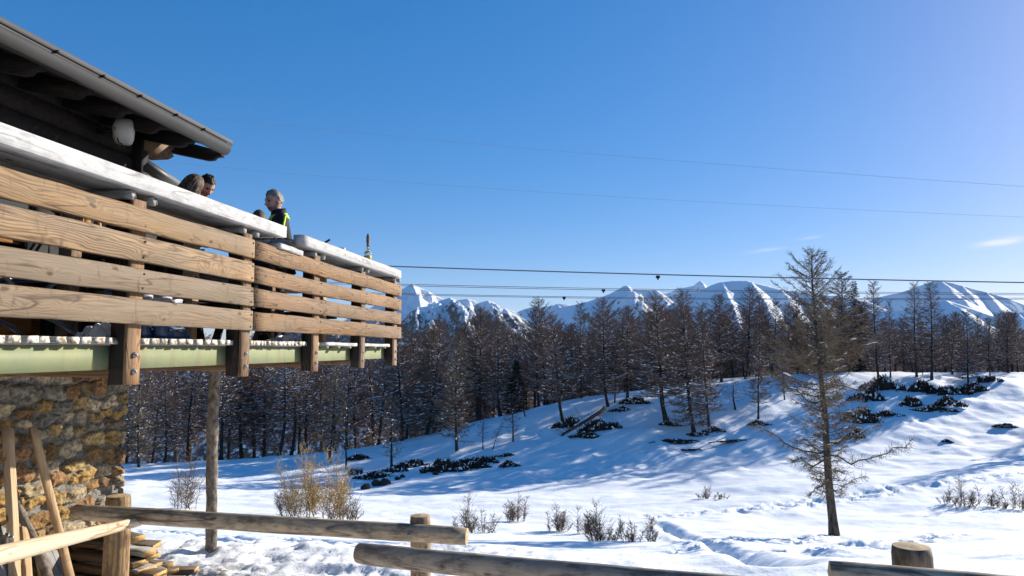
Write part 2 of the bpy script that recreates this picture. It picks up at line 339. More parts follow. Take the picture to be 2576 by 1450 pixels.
# ------------------------------------------------------------------ the snow field, its hill and the valley behind it
TC = np.array([-300, 0, 320, 530, 700, 800, 890, 1050, 1150, 1288, 1330, 1450, 1500, 1600, 1700, 1800, 1900, 2000, 2170, 2350, 2576, 2900], float)
EDGE = np.interp(TC, [-300, 320, 530, 800, 1050, 1288, 1500, 1660, 1800, 1900, 2100, 2350, 2576, 2900], [1225, 1228, 1240, 1243, 1247, 1240, 1238, 1234, 1224, 1212, 1200, 1186, 1164, 1150])
CREST = np.interp(TC, [-300, 0, 320, 530, 700, 800, 890, 1050, 1150, 1288, 1330, 1450, 1500, 1600, 1700, 1800, 1900, 2000, 2170, 2576, 2900],
                  [1200, 1190, 1170, 1160, 1150, 1140, 1133, 1103, 1075, 1042, 1030, 1003, 995, 985, 968, 955, 948, 943, 938, 938, 940])
def zray(px, py, Y): r = ray(px, py); return r[2] / r[1] * Y
rows = []
def rowz(Y, z): rows.append((Y, np.full(len(TC), float(z)) if np.isscalar(z) else np.array(z, float)))
def rowy(Y, ys): rows.append((Y, np.array([zray(TC[i], ys[i] if not np.isscalar(ys) else ys, Y) for i in range(len(TC))])))
rowz(0.4, -1.62); rowz(2.0, -1.72)
rowz(3.5, np.interp(TC, [-300, 900, 2300], [-1.9, -1.95, -1.8])); rowz(5.5, np.interp(TC, [-300, 900, 2300, 2900], [-2.05, -2.12, -1.95, -1.9]))
rowy(8, np.interp(TC, [0, 700, 1500, 2576], [1396, 1400, 1420, 1440]))
rowy(10.5, np.interp(TC, [0, 700, 1500, 2576], [1385, 1390, 1408, 1425])); rowy(14, np.interp(TC, [0, 700, 1500, 2576], [1368, 1374, 1395, 1405])); rowy(20, np.interp(TC, [0, 700, 1500, 2100, 2576], [1345, 1350, 1375, 1380, 1375]))
rowy(29, np.interp(TC, [0, 700, 1500, 2100, 2576], [1318, 1324, 1335, 1349, 1330])); rowy(37, np.interp(TC, [0, 700, 1500, 2100, 2576], [1278, 1286, 1288, 1280, 1265]))
rowy(44, EDGE + np.interp(TC, [0, 2100, 2576], [6, 8, 22])); rowy(46, EDGE + np.interp(TC, [0, 1900, 2200, 2576], [1, 2, 8, 14])); rowy(49, EDGE + np.interp(TC, [0, 1800, 2100, 2576], [10, 9, 2, 4])); rowy(52.5, EDGE - np.interp(TC, [0, 800, 1700, 2576], [1, 2, 6, 6]))
d_ = EDGE - CREST
rowy(58, EDGE - d_ * 0.14); rowy(66, EDGE - d_ * 0.42); rowy(75, EDGE - d_ * 0.76); rowy(83, EDGE - d_ * 0.97); rowy(88, CREST - 0.5)
rowy(94, CREST + 8); rowy(105, CREST + 40); rowz(130, np.interp(TC, [-300, 1000, 2576], [-34, -26, -17])); rowz(200, -62); rowz(420, -170); rowz(900, -330); rowz(2500, -360)
RY = np.array([r[0] for r in rows]); RZ = np.array([r[1] for r in rows])
UC = (TC - CX) / F / np.array([ray(x, 1100)[1] for x in TC])
UG = np.linspace(-1.25, 1.25, 501); LY = np.log(RY)
ZG = np.array([np.interp(UG, UC, z) for z in RZ])
k_ = np.exp(-0.5 * (np.arange(-12, 13) / 4.5) ** 2); k_ /= k_.sum()
ZG = np.array([np.convolve(np.pad(z, 12, 'edge'), k_, 'valid') for z in ZG])
LG = np.linspace(LY[0], LY[-1], 900)
def pchip(x, y, xn):
    h = np.diff(x)[:, None]; dl = np.diff(y, axis=0) / h; m = np.zeros_like(y)
    same = dl[:-1] * dl[1:] > 0; w1 = 2 * h[1:] + h[:-1]; w2 = h[1:] + 2 * h[:-1]
    with np.errstate(all='ignore'): m[1:-1] = np.where(same, (w1 + w2) / (w1 / dl[:-1] + w2 / dl[1:]), 0)
    m[0] = dl[0]; m[-1] = dl[-1]
    i = np.clip(np.searchsorted(x, xn) - 1, 0, len(x) - 2); t = ((xn - x[i]) / (x[i + 1] - x[i]))[:, None]; hh = h[i]
    return (2*t**3-3*t**2+1)*y[i] + (t**3-2*t**2+t)*hh*m[i] + (-2*t**3+3*t**2)*y[i+1] + (t**3-t**2)*hh*m[i+1]
ZD = pchip(LY, ZG, LG)
# a walked trench, footprint trails and ski tracks: lists of photo pixels at the depth of the ground there
def polyd(X, Y, pts):
    D = np.full(X.shape, 1e9); S = np.zeros(X.shape); acc = 0
    for (x0, y0), (x1, y1) in zip(pts[:-1], pts[1:]):
        L = math.hypot(x1 - x0, y1 - y0) + 1e-6; t = np.clip(((X - x0) * (x1 - x0) + (Y - y0) * (y1 - y0)) / L ** 2, 0, 1)
        d = np.hypot(X - x0 - t * (x1 - x0), Y - y0 - t * (y1 - y0)); S = np.where(d < D, acc + t * L, S); D = np.minimum(D, d); acc += L
    return D, S
def base(X, Y):
    X = np.asarray(X, float); Y = np.asarray(Y, float); Yc = np.maximum(Y, 1.5)
    u = np.clip(X / Yc, -1.249, 1.249); fu = (u + 1.25) / (UG[1] - UG[0]); iu = np.clip(fu.astype(int), 0, 499); fu = fu - iu
    l = np.clip((np.log(np.maximum(Y, 0.45)) - LG[0]) / (LG[1] - LG[0]), 0, 898.99); il = l.astype(int); fl = l - il
    return (ZD[il, iu] * (1 - fu) + ZD[il, iu + 1] * fu) * (1 - fl) + (ZD[il + 1, iu] * (1 - fu) + ZD[il + 1, iu + 1] * fu) * fl
def depth_at(px, py, lo=8.0, hi=89.0):
    """depth at which the smooth ground shows at this pixel (last crossing from far)"""
    Ys = np.linspace(hi, lo, 1600); r = ray(px, py); z = base(r[0] / r[1] * Ys, Ys); d = z - r[2] / r[1] * Ys
    i = np.argmax(d < 0) if (d[0] >= 0 and (d < 0).any()) else 0
    return float(Ys[i])
def gp(px, py, lo=8.0, hi=89.0):
    Y = depth_at(px, py, lo, hi); r = ray(px, py); return (r[0] / r[1] * Y, Y)
TRENCH = [gp(*p, hi=46) for p in [(1655, 1318), (1720, 1352), (1790, 1382), (1830, 1392), (1890, 1412), (1960, 1425)]] 
TRAILS = [[gp(*p, hi=46) for p in q] for q in ([(1650, 1300), (1800, 1290), (1960, 1275), (2150, 1248), (2300, 1225), (2480, 1200), (2570, 1190)], [(1950, 1400), (2100, 1385), (2280, 1365), (2390, 1345)], [(1700, 1395), (1860, 1360), (2000, 1366), (2080, 1355)])]
SKI = [[gp(*p, lo=6.0, hi=46) for p in q] for q in ([(300, 1335), (500, 1352), (700, 1366), (900, 1385)], [(330, 1330), (560, 1345), (800, 1362), (1000, 1385)])]
def ground(X, Y, detail=True):
    X = np.asarray(X, float); Y = np.asarray(Y, float); z = base(X, Y)
    if not detail: return z
    near = 1 - sstep(8, 30, Y); mid = sstep(5, 14, Y) * (1 - sstep(49, 54, Y)); hill = sstep(50, 56, Y) * (1 - sstep(84, 90, Y)); far = sstep(90, 130, Y)
    z = z + mid * (0.10 * fbm(X / 4.2, Y / 2.6, 3, 3) + 0.02 * fbm(X / .8, Y / .8, 3, 9))
    z = z + hill * (0.19 * fbm(X / 4.0 + 9, Y / 5.0, 3, 21) + 0.045 * ridged(X / 1.5, Y / 1.9, 3, 23)) + far * 4 * fbm(X / 60, Y / 60, 4, 40)
    z = z + near * 0.03 * fbm(X / 1.1, Y / 1.1, 4, 31)
    # trampled, lumpy snow round the terrace foot
    tr = np.exp(-(((X + 1.9) / 2.6) ** 2 + ((Y - 8.6) / 2.6) ** 2)) ; tr = np.clip(tr * 1.5, 0, 1)
    z = z + tr * (0.034 * ridged(X / 0.36, Y / 0.36, 5, 51, 0.65) + 0.03)
    m = (Y > 5) & (Y < 48)
    if m.any():
        Xm, Ym = X[m], Y[m]; dz = np.zeros(Xm.shape)
        d, s = polyd(Xm, Ym, TRENCH); dz -= 0.22 * np.exp(-(d / 0.28) ** 2) * (0.8 + 0.3 * fbm(Xm * 2, Ym * 2, 2, 5)); dz += 0.06 * np.exp(-((d - 0.55) / 0.25) ** 2)
        for q in TRAILS:
            d, s = polyd(Xm, Ym, q); dz += np.exp(-(d / 0.75) ** 2) * (0.11 * ridged(Xm / 0.55, Ym / 0.65, 3, 61, 0.6) - 0.06)
        for q in SKI:
            d, s = polyd(Xm, Ym, q); dz -= 0.11 * np.exp(-((d - 0.28) / 0.13) ** 2) + 0.03 * np.exp(-(d / 0.7) ** 2) ; dz += np.exp(-(d / 0.9) ** 2) * 0.03 * ridged(Xm / 0.3, Ym / 0.3, 3, 63)
        z = z.copy(); z[m] += dz
    return z
def gz(X, Y): return float(ground(np.array([X]), np.array([Y]))[0])
Yr = np.concatenate([np.linspace(-80, -5, 16)[:-1], np.linspace(-5, 5, 30)[:-1], np.geomspace(5, 12, 130)[:-1], np.geomspace(12, 56, 330)[:-1], np.geomspace(56, 96, 150)[:-1], np.geomspace(96, 2500, 50)])
vv = np.linspace(-1, 1, 520); vv = 0.88 * vv + 0.12 * vv ** 3
XX = vv[None, :] * ((np.maximum(Yr, 0) * 0.98 + 5 + np.maximum(-4 - Yr, 0))[:, None]); YY = np.repeat(Yr[:, None], len(vv), 1)
ZZ = ground(XX.ravel(), YY.ravel()).reshape(XX.shape)
nr, nc = XX.shape; ii = np.arange(nr * nc).reshape(nr, nc)
Fq = np.stack([ii[:-1, :-1], ii[:-1, 1:], ii[1:, 1:], ii[1:, :-1]], -1).reshape(-1, 4)
gm = mesh_np('snow_ground', np.stack([XX, YY, ZZ], -1), Fq, [M['snow']], smooth=True)
da = gm.attributes.new('dirt', 'FLOAT', 'POINT')
dc = onN(560, 1440, 4.0); dc2 = (-3.6, 6.6)
dv = np.exp(-(((XX + 2.75) / 0.6) ** 2 + ((YY - 7.0) / 0.45) ** 2)) * 0.9 + 0.5 * np.exp(-(((XX + 3.9) / 0.9) ** 2 + ((YY - 6.3) / 0.9) ** 2))
da.data.foreach_set('value', np.clip(dv, 0, 1).ravel().astype(np.float32))
tag(link('snow_ground', gm), kind='structure')
# ------------------------------------------------------------------ mountains
def rockmat(name, rockamt, rockc=(0.055, 0.05, 0.05), forest=None, tex=90.0):
    s = NT(name); g = s.n('ShaderNodeNewGeometry'); sep = s.n('ShaderNodeSeparateXYZ'); s.t.links.new(g.outputs['Normal'], sep.inputs[0])
    v = s.coord('Object', rand=False); n = s.noise(v, 1 / tex, 7, 0.68); n2 = s.noise(v, 1 / (tex * 6), 4, 0.6)
    steep = s.math('SUBTRACT', s.math('ADD', s.math('MULTIPLY', n, 0.75), s.math('MULTIPLY', n2, 0.35)), s.math('MULTIPLY', sep.outputs[2], 0.55))
    f = s.ramp(steep, [(0.30 - rockamt, 0.0), (0.36 - rockamt, 1.0)])
    col = s.mix(f, (0.86, 0.88, 0.90), rockc)
    if forest is not None:
        sp_ = s.n('ShaderNodeSeparateXYZ'); s.t.links.new(g.outputs['Position'], sp_.inputs[0])
        alt = s.math('ADD', s.math('DIVIDE', sp_.outputs[2], 200.0), s.math('MULTIPLY', s.math('SUBTRACT', n2, 0.5), 1.6))
        fm = s.ramp(s.math('ADD', s.math('MULTIPLY', s.math('SUBTRACT', alt, forest / 200.0), -1.0), 0.5), [(0.42, 0.0), (0.6, 1.0)])
        nt = s.noise(v, 1 / 16.0, 4, 0.75); dots = s.ramp(nt, [(0.36, 0.0), (0.5, 1.0)])
        col = s.mix(s.math('MULTIPLY', fm, dots), col, (0.025, 0.024, 0.024))
    s.bump(n, 0.6, 14.0)
    return s.fin(col, 0.8, 0.1)
M['mt_soft'] = rockmat('mountain_snow', -0.06); M['mt_rock'] = rockmat('mountain_snow_rock', 0.05); M['mt_near'] = rockmat('mountain_snow_rock_forest', 0.085, forest=130.0, tex=38.0); M['mt_flank'] = rockmat('wooded_flank', -0.08, (0.03, 0.028, 0.028), forest=260.0)
M['mt_soft_forest'] = rockmat('mountain_snow_forest', -0.05, forest=-70.0)
def mountain(sky_px, D, W, spurs, mat, label, c=0.75, b=0.8, amp=1.0, seed=0, ext=260, wl=260.0, fall=0.5, step=3.0):
    sk = np.array(sky_px, float); pxs = np.arange(sk[0, 0] - ext, sk[-1, 0] + ext, step)
    ys = np.interp(pxs, sk[:, 0], sk[:, 1]); ys = ys + np.where(pxs < sk[0, 0], (sk[0, 0] - pxs) * fall, 0) + np.where(pxs > sk[-1, 0], (pxs - sk[-1, 0]) * fall, 0)
    P = np.array([atY(x, y, D) for x, y in zip(pxs, ys)]); X0, Zr = P[:, 0], P[:, 2]
    Dl = np.concatenate([-np.geomspace(W * 0.5, W * 0.01, 16), [0.0], np.geomspace(W * 0.004, W, 120)])
    Z = np.zeros((len(Dl), len(X0))); XA = np.zeros_like(Z); YA = np.zeros_like(Z)
    for i, dl in enumerate(Dl):
        Yd = D - dl; X = X0 * (Yd / D); XA[i] = X; YA[i] = Yd
        z = Zr - abs(dl) * (c if dl >= 0 else 0.6)
        if dl >= 0:
            for px_, slope, k, bb in spurs:
                xi = np.interp(px_, pxs, X0); zi = np.interp(px_, pxs, Zr)
                z = np.maximum(z, zi - slope * dl - bb * np.abs(X - (xi + k * dl)) + 0.0)
        Z[i] = z
    nz = 46 * ridged(XA / wl, YA / wl, 5, seed) + 10 * ridged(XA / (wl * .2), YA / (wl * .2), 3, seed + 5)
    fade = sstep(0, W * 0.10, np.abs(Dl))[:, None] * 0.9 + 0.1
    Z = Z + nz * amp * fade; Z = np.maximum(Z, -420 + 0 * Z)
    r, cc = Z.shape; ii = np.arange(r * cc).reshape(r, cc)
    Fq = np.stack([ii[:-1, :-1], ii[1:, :-1], ii[1:, 1:], ii[:-1, 1:]], -1).reshape(-1, 4)
    o = link('mountain', mesh_np('mountain', np.stack([XA, YA, Z], -1), Fq, [mat], smooth=True)); tag(o, label, None, None, 'structure'); return o
mountain([(930, 775), (985, 745), (1010, 730), (1035, 716), (1050, 722), (1062, 727), (1085, 738), (1105, 748), (1140, 762)], 6500, 2200, [(1035, 0.40, 0.25, 0.7), (1062, 0.42, 0.35, 0.8), (1000, 0.42, 0.1, 0.8), (1100, 0.42, 0.35, 0.8)], M['mt_soft'], 'far white peak beside the terrace corner', amp=0.8, wl=180.0, seed=3)
mountain([(700, 840), (900, 805), (1000, 800), (1030, 790), (1050, 775), (1075, 772), (1090, 768), (1110, 758), (1132, 752), (1150, 757), (1180, 755), (1205, 763), (1226, 758), (1240, 763), (1255, 772), (1280, 782), (1303, 790), (1330, 815)], 3300, 1800,
         [(1050, 0.36, 0.1, 0.95), (1110, 0.42, 0.0, 1.0), (1132, 0.40, 0.25, 0.9), (1180, 0.5, 0.1, 1.0), (1228, 0.40, 0.22, 0.75), (1262, 0.42, 0.2, 0.8), (950, 0.4, 0.1, 0.8), (850, 0.4, 0.0, 0.8)], M['mt_near'], 'steep dark wooded ridge with lit snow spur', c=0.85, amp=0.75, seed=11, ext=500, wl=120, fall=0.25)
mountain([(1270, 800), (1310, 782), (1350, 773), (1392, 768), (1402, 764), (1425, 766), (1445, 772), (1480, 790)], 5200, 1700, [(1350, 0.4, 0.15, 0.8), (1402, 0.4, 0.15, 0.8)], M['mt_rock'], 'low saddle between two mountains', amp=0.8, seed=21)
mountain([(1400, 778), (1430, 772), (1480, 760), (1515, 748), (1545, 735), (1568, 722), (1579, 720), (1590, 726), (1610, 729), (1650, 731), (1675, 745), (1705, 770), (1740, 800)], 4300, 1700, [(1579, 0.40, 0.0, 0.8), (1650, 0.42, -0.02, 0.8), (1480, 0.5, 0.0, 0.7)], M['mt_rock'], 'pointed mountain with smooth shaded left face', c=0.85, amp=0.6, wl=130.0, seed=31)
mountain([(1610, 760), (1650, 745), (1690, 735), (1700, 726), (1722, 724), (1745, 720), (1755, 712), (1763, 707), (1770, 713), (1778, 720), (1800, 735), (1840, 760)], 6800, 1800, [(1763, 0.42, -0.05, 1.0), (1710, 0.42, -0.05, 0.9)], M['mt_rock'], 'small sharp rocky summit behind the broad white mountain', amp=0.8, seed=41, ext=160)
mountain([(1700, 760), (1750, 738), (1790, 718), (1812, 711), (1850, 707), (1882, 707), (1905, 714), (1932, 720), (1960, 728), (2000, 734), (2050, 739), (2100, 745), (2150, 752), (2200, 765)], 4000, 1700, [(1818, 0.38, -0.18, 0.72), (1890, 0.38, -0.16, 0.72), (1965, 0.38, -0.18, 0.72), (2050, 0.40, -0.2, 0.75)], M['mt_soft_forest'], 'broad white mountain with three sunlit stripes', c=1.0, amp=0.24, wl=140.0, seed=51)
mountain([(2120, 770), (2180, 762), (2212, 748), (2228, 745), (2262, 738), (2300, 726), (2335, 712), (2365, 706), (2400, 713), (2440, 724), (2500, 740), (2540, 752), (2576, 766), (2680, 800)], 4800, 2000, [(2366, 0.36, -0.30, 0.6), (2420, 0.45, -0.35, 0.7), (2480, 0.45, -0.35, 0.7)], M['mt_soft_forest'], 'big rounded mountain at the right edge', c=0.85, amp=0.25, wl=150.0, seed=61)
mountain([(2150, 800), (2230, 783), (2300, 778), (2380, 756), (2420, 768), (2460, 782), (2500, 796), (2540, 786), (2600, 785), (2700, 800)], 3300, 1500, [(2382, 0.34, -0.25, 0.6), (2560, 0.42, -0.4, 0.7)], M['mt_soft_forest'], 'low white shoulder in front of the rounded mountain', c=0.9, amp=0.22, wl=130.0, seed=71)
# far valley flank seen between the trunks
mountain([(-700, 900), (300, 905), (600, 885), (800, 895), (1000, 862), (1150, 880), (1300, 868), (1420, 884), (1600, 850), (1750, 870), (1900, 846), (2060, 866), (2250, 842), (2400, 862), (2560, 848), (2700, 850), (3200, 860)], 1900, 1100, [], M['mt_flank'], 'wooded valley flank below the ridges', c=0.85, amp=0.5, seed=81, ext=100, wl=160, step=8.0)
# ------------------------------------------------------------------ the hut
N_UP = tuple(NV); D_UP = tuple(DV)
hut = empty('mountain_hut', dk(5.5, 6.5, -2.4), 'dark timber mountain hut on a rubble stone base with grey gutter', 'hut')
def rubble(L, H, step, seed):
    """rubble masonry as one relief: irregular stones standing proud of grey mortar, colour per stone"""
    rg = np.random.default_rng(seed); nx, nz = int(L / step), int(H / step)
    X, Z = np.meshgrid(np.linspace(0, L, nx), np.linspace(0, H, nz))
    seeds = []; z = -0.05
    while z < H + 0.2:
        h = rg.uniform(0.085, 0.20); x = -rg.uniform(0, 0.3)
        while x < L + 0.3:
            w = rg.uniform(0.13, 0.36) * (0.7 + h * 1.8)
            seeds.append((x + w / 2, z + h / 2 + rg.normal(0, 0.018), w, h)); x += w
        z += h
    S = np.array(seeds)
    WX = X + 0.032 * fbm(X * 5, Z * 5, 4, seed + 1); WZ = Z + 0.03 * fbm(X * 4 + 9, Z * 6, 4, seed + 2) + 0.03 * vnoise(X * 1.3, Z * 1.1, seed + 4)
    b1 = np.full(X.shape, 1e9); b2 = b1.copy(); id1 = np.zeros(X.shape, int)
    for i, (sx, sz, w, h) in enumerate(S):
        dx = np.abs(WX - sx) / (w / 2); dz = np.abs(WZ - sz) / (h / 2); d = (dx ** 4.5 + dz ** 4.5) ** (1 / 4.5) * h + (1 - h) * 0.0
        d = d + (d - h) * 0.0
        lt = d < b1; b2 = np.where(lt, b1, np.minimum(b2, d)); id1 = np.where(lt, i, id1); b1 = np.where(lt, d, b1)
    edge = S[id1, 3] - b1; gap = b2 - b1
    e = np.minimum(edge * 0.55 + 0.006, gap * 0.5) + 0.006 * fbm(X * 22, Z * 22, 2, seed + 7)
    st = sstep(0.010, 0.0165, e); rnd = rg.random(len(S))[id1]
    hgt = st * (0.018 + 0.026 * rnd + 0.008 * sstep(0.01, 0.06, e)) + st * 0.02 * ridged(X * 14 + 50 * rnd, Z * 14, 4, seed + 8) + (1 - st) * 0.004 * fbm(X * 30, Z * 30, 2, seed + 9)
    pal = np.array([(0.40, 0.25, 0.09), (0.46, 0.32, 0.14), (0.25, 0.15, 0.065), (0.19, 0.12, 0.065), (0.50, 0.40, 0.26), (0.28, 0.25, 0.20), (0.55, 0.45, 0.30), (0.34, 0.19, 0.09)])
    pc = pal[rg.integers(0, len(pal), len(S))] * rg.uniform(0.9, 1.45, (len(S), 1))
    col = pc[id1] * st[..., None] + np.array([0.27, 0.255, 0.225]) * (1 - st)[..., None]
    return X, Z, hgt, col, st
def stone_mat():
    s = NT('rubble_stone'); a = s.n('ShaderNodeAttribute', attribute_name='stone_colour'); v = s.coord('Object', rand=False)
    n = s.noise(v, 27, 6, 0.72, 0.8); n2 = s.noise(v, 5, 4, 0.6, 1.0)
    col = s.mix(s.ramp(n, [(0.40, 0.0), (0.56, 1.0)]), s.mix(0.65, a.outputs['Color'], (0.035, 0.02, 0.01)), a.outputs['Color'])
    col = s.mix(s.math('MULTIPLY', s.ramp(n2, [(0.55, 0.0), (0.7, 1.0)]), 0.5), col, (0.52, 0.38, 0.18))
    s.bump(n, 0.9, 0.03); return s.fin(col, 0.9, 0.15)
M['stone'] = stone_mat()
X_, Z_, H_, Cc, St = rubble(4.6, 2.75, 0.0125, 4)
P_ = np.array([0, 0, 0])[None, None] + (DV[None, None] * (2.4 + X_)[..., None]) + NV[None, None] * (5.02 - H_)[..., None] + np.array([0, 0, 1.0]) * (-2.85 + Z_)[..., None]
nr_, nc_ = X_.shape; ii = np.arange(nr_ * nc_).reshape(nr_, nc_)
me = mesh_np('stone_wall', P_, np.stack([ii[:-1, :-1], ii[:-1, 1:], ii[1:, 1:], ii[1:, :-1]], -1).reshape(-1, 4), [M['stone']], smooth=True)
ca = me.color_attributes.new('stone_colour', 'FLOAT_COLOR', 'POINT'); ca.data.foreach_set('color', np.concatenate([Cc, np.ones((*Cc.shape[:2], 1))], -1).ravel().astype(np.float32))
link('stone_wall', me, hut)
mb = MB(); V = [dk(-6, 5.05, -2.9), dk(2.42, 5.05, -2.9), dk(2.42, 5.05, -0.1), dk(-6, 5.05, -0.1)]; mb.add(V, [(0, 1, 2, 3)])
link('stone_wall', mb.mesh('stone_wall', [plain('rubble_far', (0.3, 0.22, 0.13), 0.9, 0.1, 0, 5, 0.5)]), hut)
# gable side of the stone base, same masonry, turned the corner
X_, Z_, H_, Cc, St = rubble(3.0, 2.75, 0.03, 9)
P_ = DV[None, None] * (6.975 + H_)[..., None] + NV[None, None] * (5.0 + X_)[..., None] + np.array([0, 0, 1.0]) * (-2.85 + Z_)[..., None]
nr_, nc_ = X_.shape; ii = np.arange(nr_ * nc_).reshape(nr_, nc_)
me = mesh_np('stone_wall', P_, np.stack([ii[:-1, :-1], ii[:-1, 1:], ii[1:, 1:], ii[1:, :-1]], -1).reshape(-1, 4), [M['stone']], smooth=True)
ca = me.color_attributes.new('stone_colour', 'FLOAT_COLOR', 'POINT'); ca.data.foreach_set('color', np.concatenate([Cc, np.ones((*Cc.shape[:2], 1))], -1).ravel().astype(np.float32))
link('stone_wall', me, hut)
# log wall: courses of dark round-faced boards, front and gable
mb = MB(); zc = -0.1; k = 0
while zc < 2.3:
    hh = 0.19; prof = [(0.0, 0.004), (-0.028, 0.03), (-0.038, hh * 0.5), (-0.028, hh - 0.03), (0.0, hh - 0.004)]
    V = []; 
    for t in (-6.0, 7.0):
        for dn, dz in prof: V.append(dk(t, 5.0 + dn, zc + dz))
    mb.add(V, [(i, i + 1, 6 + i, 5 + i) for i in range(4)] , 0)
    V = []
    for n in (5.0, 10.0):
        for dn, dz in prof: V.append(dk(7.0 - dn, n, zc + dz))
    mb.add(V, [(i + 1, i, 5 + i, 6 + i) for i in range(4)], 0)
    zc += hh
V = [dk(-6, 5.03, -0.12), dk(7.0, 5.03, -0.12), dk(7.0, 5.03, 2.3), dk(-6, 5.03, 2.3)]; mb.add(V, [(0, 1, 2, 3)])
V = [dk(6.97, 5.03, -0.12), dk(6.97, 10, -0.12), dk(6.97, 10, 2.3), dk(6.97, 7.6, 3.15), dk(6.97, 5.03, 2.3)]; mb.add(V, [(0, 1, 2, 3, 4)])
link('log_wall', mb.mesh('log_wall', [M['darkwood']]), hut)
place_board('corner_post', dk(6.97, 4.93, -0.02), dk(6.97, 4.93, 2.2), 0.12, 0.12, [M['darkwood']], hut, up=N_UP)
# roof slab, soffit, rafters, gutter
ROOF0 = 2.9
EN, EZ, RIDN, RIDZ, RT1 = 4.26, 2.215, 7.6, 3.25, 7.44
mb = MB()
def slab(t0, t1, pts_lo, pts_hi, mi=0):
    V = [dk(t, n, z) for t in (t0, t1) for n, z in pts_lo + pts_hi[::-1]]; m = len(pts_lo) * 2
    mb.add(V, [tuple(range(m))[::-1], tuple(range(m, 2 * m))] + [(i, (i + 1) % m, m + (i + 1) % m, m + i) for i in range(m)], mi)
slab(-6.5, RT1, [(EN, EZ - 0.01), (RIDN, RIDZ - 0.03), (11.0, 2.2)], [(EN, EZ + 0.035), (RIDN, RIDZ + 0.05), (11.0, 2.27)])
link('roof', mb.mesh('roof', [M['roof']]), hut)
mb = MB(); slab(-6.5, RT1 - 0.03, [(EN + 0.05, EZ - 0.05), (5.02, EZ + 0.19)], [(EN + 0.05, EZ - 0.014), (5.02, EZ + 0.226)])
link('soffit', mb.mesh('soffit', [M['darkwood']]), hut)
for (x, y) in [(85, 160), (210, 215), (310, 270), (395, 310), (470, 345), (545, 380)]:
    p = onN(x, y, 4.40); t = float(p @ DV)
    prof = [(4.33, EZ - 0.045), (4.33, EZ - 0.10), (4.40, EZ - 0.10), (4.43, EZ - 0.130), (4.50, EZ - 0.135), (5.0, EZ - 0.02), (5.0, EZ + 0.15)]
    mb = MB(); m = len(prof); V = [dk(t + s * 0.042, n, z) for s in (-1, 1) for n, z in prof]
    mb.add(V, [tuple(range(m))[::-1], tuple(range(m, 2 * m))] + [(i, (i + 1) % m, m + (i + 1) % m, m + i) for i in range(m)])
    link('rafter', mb.mesh('rafter', [M['darkwood']]), hut)
# drip strip, half-round gutter with its back, end cap, screws
gut = []
prof = [(EN + 0.05, EZ - 0.005)] + [(EN - 0.02 + 0.068 * math.cos(a), EZ - 0.012 + 0.098 * math.sin(a)) for a in np.linspace(0, -math.pi, 14)] + [(EN - 0.094, EZ - 0.004), (EN - 0.083, EZ - 0.004)] + [(EN - 0.02 + 0.060 * math.cos(a), EZ - 0.012 + 0.09 * math.sin(a)) for a in np.linspace(-math.pi, 0, 14)]
mb = MB(); m = len(prof); V = [dk(t, n, z) for t in (-6.5, RT1) for n, z in prof]
mb.add(V, [(i, (i + 1) % m, m + (i + 1) % m, m + i) for i in range(m)] + [tuple(range(m, 2 * m)), tuple(range(m))[::-1]])
V = [dk(RT1, EN - 0.02 + 0.062 * math.cos(a), EZ - 0.012 + 0.093 * math.sin(a)) for a in np.linspace(0, -math.pi, 12)]; mb.add(V, [tuple(range(12))])
g_ = link('gutter', mb.mesh('gutter', [M['gutter']], True), hut)
mb = MB(); prof = [(EN - 0.092, EZ + 0.005), (EN - 0.098, EZ + 0.010), (EN - 0.096, EZ + 0.05), (EN - 0.03, EZ + 0.062), (EN + 0.0, EZ + 0.05), (EN - 0.088, EZ + 0.04)]
m = len(prof); V = [dk(t, n, z) for t in (-6.5, RT1 + 0.012) for n, z in prof]
mb.add(V, [(i, (i + 1) % m, m + (i + 1) % m, m + i) for i in range(m)] + [tuple(range(m, 2 * m)), tuple(range(m))[::-1]])
link('drip_edge', mb.mesh('drip_edge', [M['gutter']]), hut)
mb = MB(); V, Fs = boxv(0, 1, 0, 1, 0, 1); V = [dk(-6.5 + v[0] * (RT1 + 6.4), EN - 0.086 + 0.02 * v[1], EZ - 0.012 + 0.03 * v[2]) for v in V]; mb.add(V, Fs); link('shadow_strip', mb.mesh('shadow_strip', [M['black']]), hut)  # black strip along the gap, stands in for the shadow line above the gutter
for (x, y) in [(143, 120), (260, 182), (354, 232), (444, 279), (513, 317)]:
    t = float(onN(x, y, EN - 0.1) @ DV); V, Fs = sweep([dk(t, EN - 0.085, EZ + 0.008), dk(t, EN - 0.118, EZ + 0.008)], 0.013, 8)
    b_ = MB(); b_.add(V, Fs); link('screw', b_.mesh('screw', [M['black']], True), g_)
# purlin at the gable with a stepped end
prof = [(6.95, 2.06), (7.36, 2.06), (7.46, 2.12), (7.40, 2.16), (7.46, 2.20), (7.46, 2.25), (6.95, 2.25)]
mb = MB(); m = len(prof); V = [dk(t, n, z) for n in (4.86, 5.06) for t, z in prof]
mb.add(V, [tuple(range(m)), tuple(range(m, 2 * m))[::-1]] + [(i, m + i, m + (i + 1) % m, (i + 1) % m) for i in range(m)])
link('purlin', mb.mesh('purlin', [M['post']]), hut)
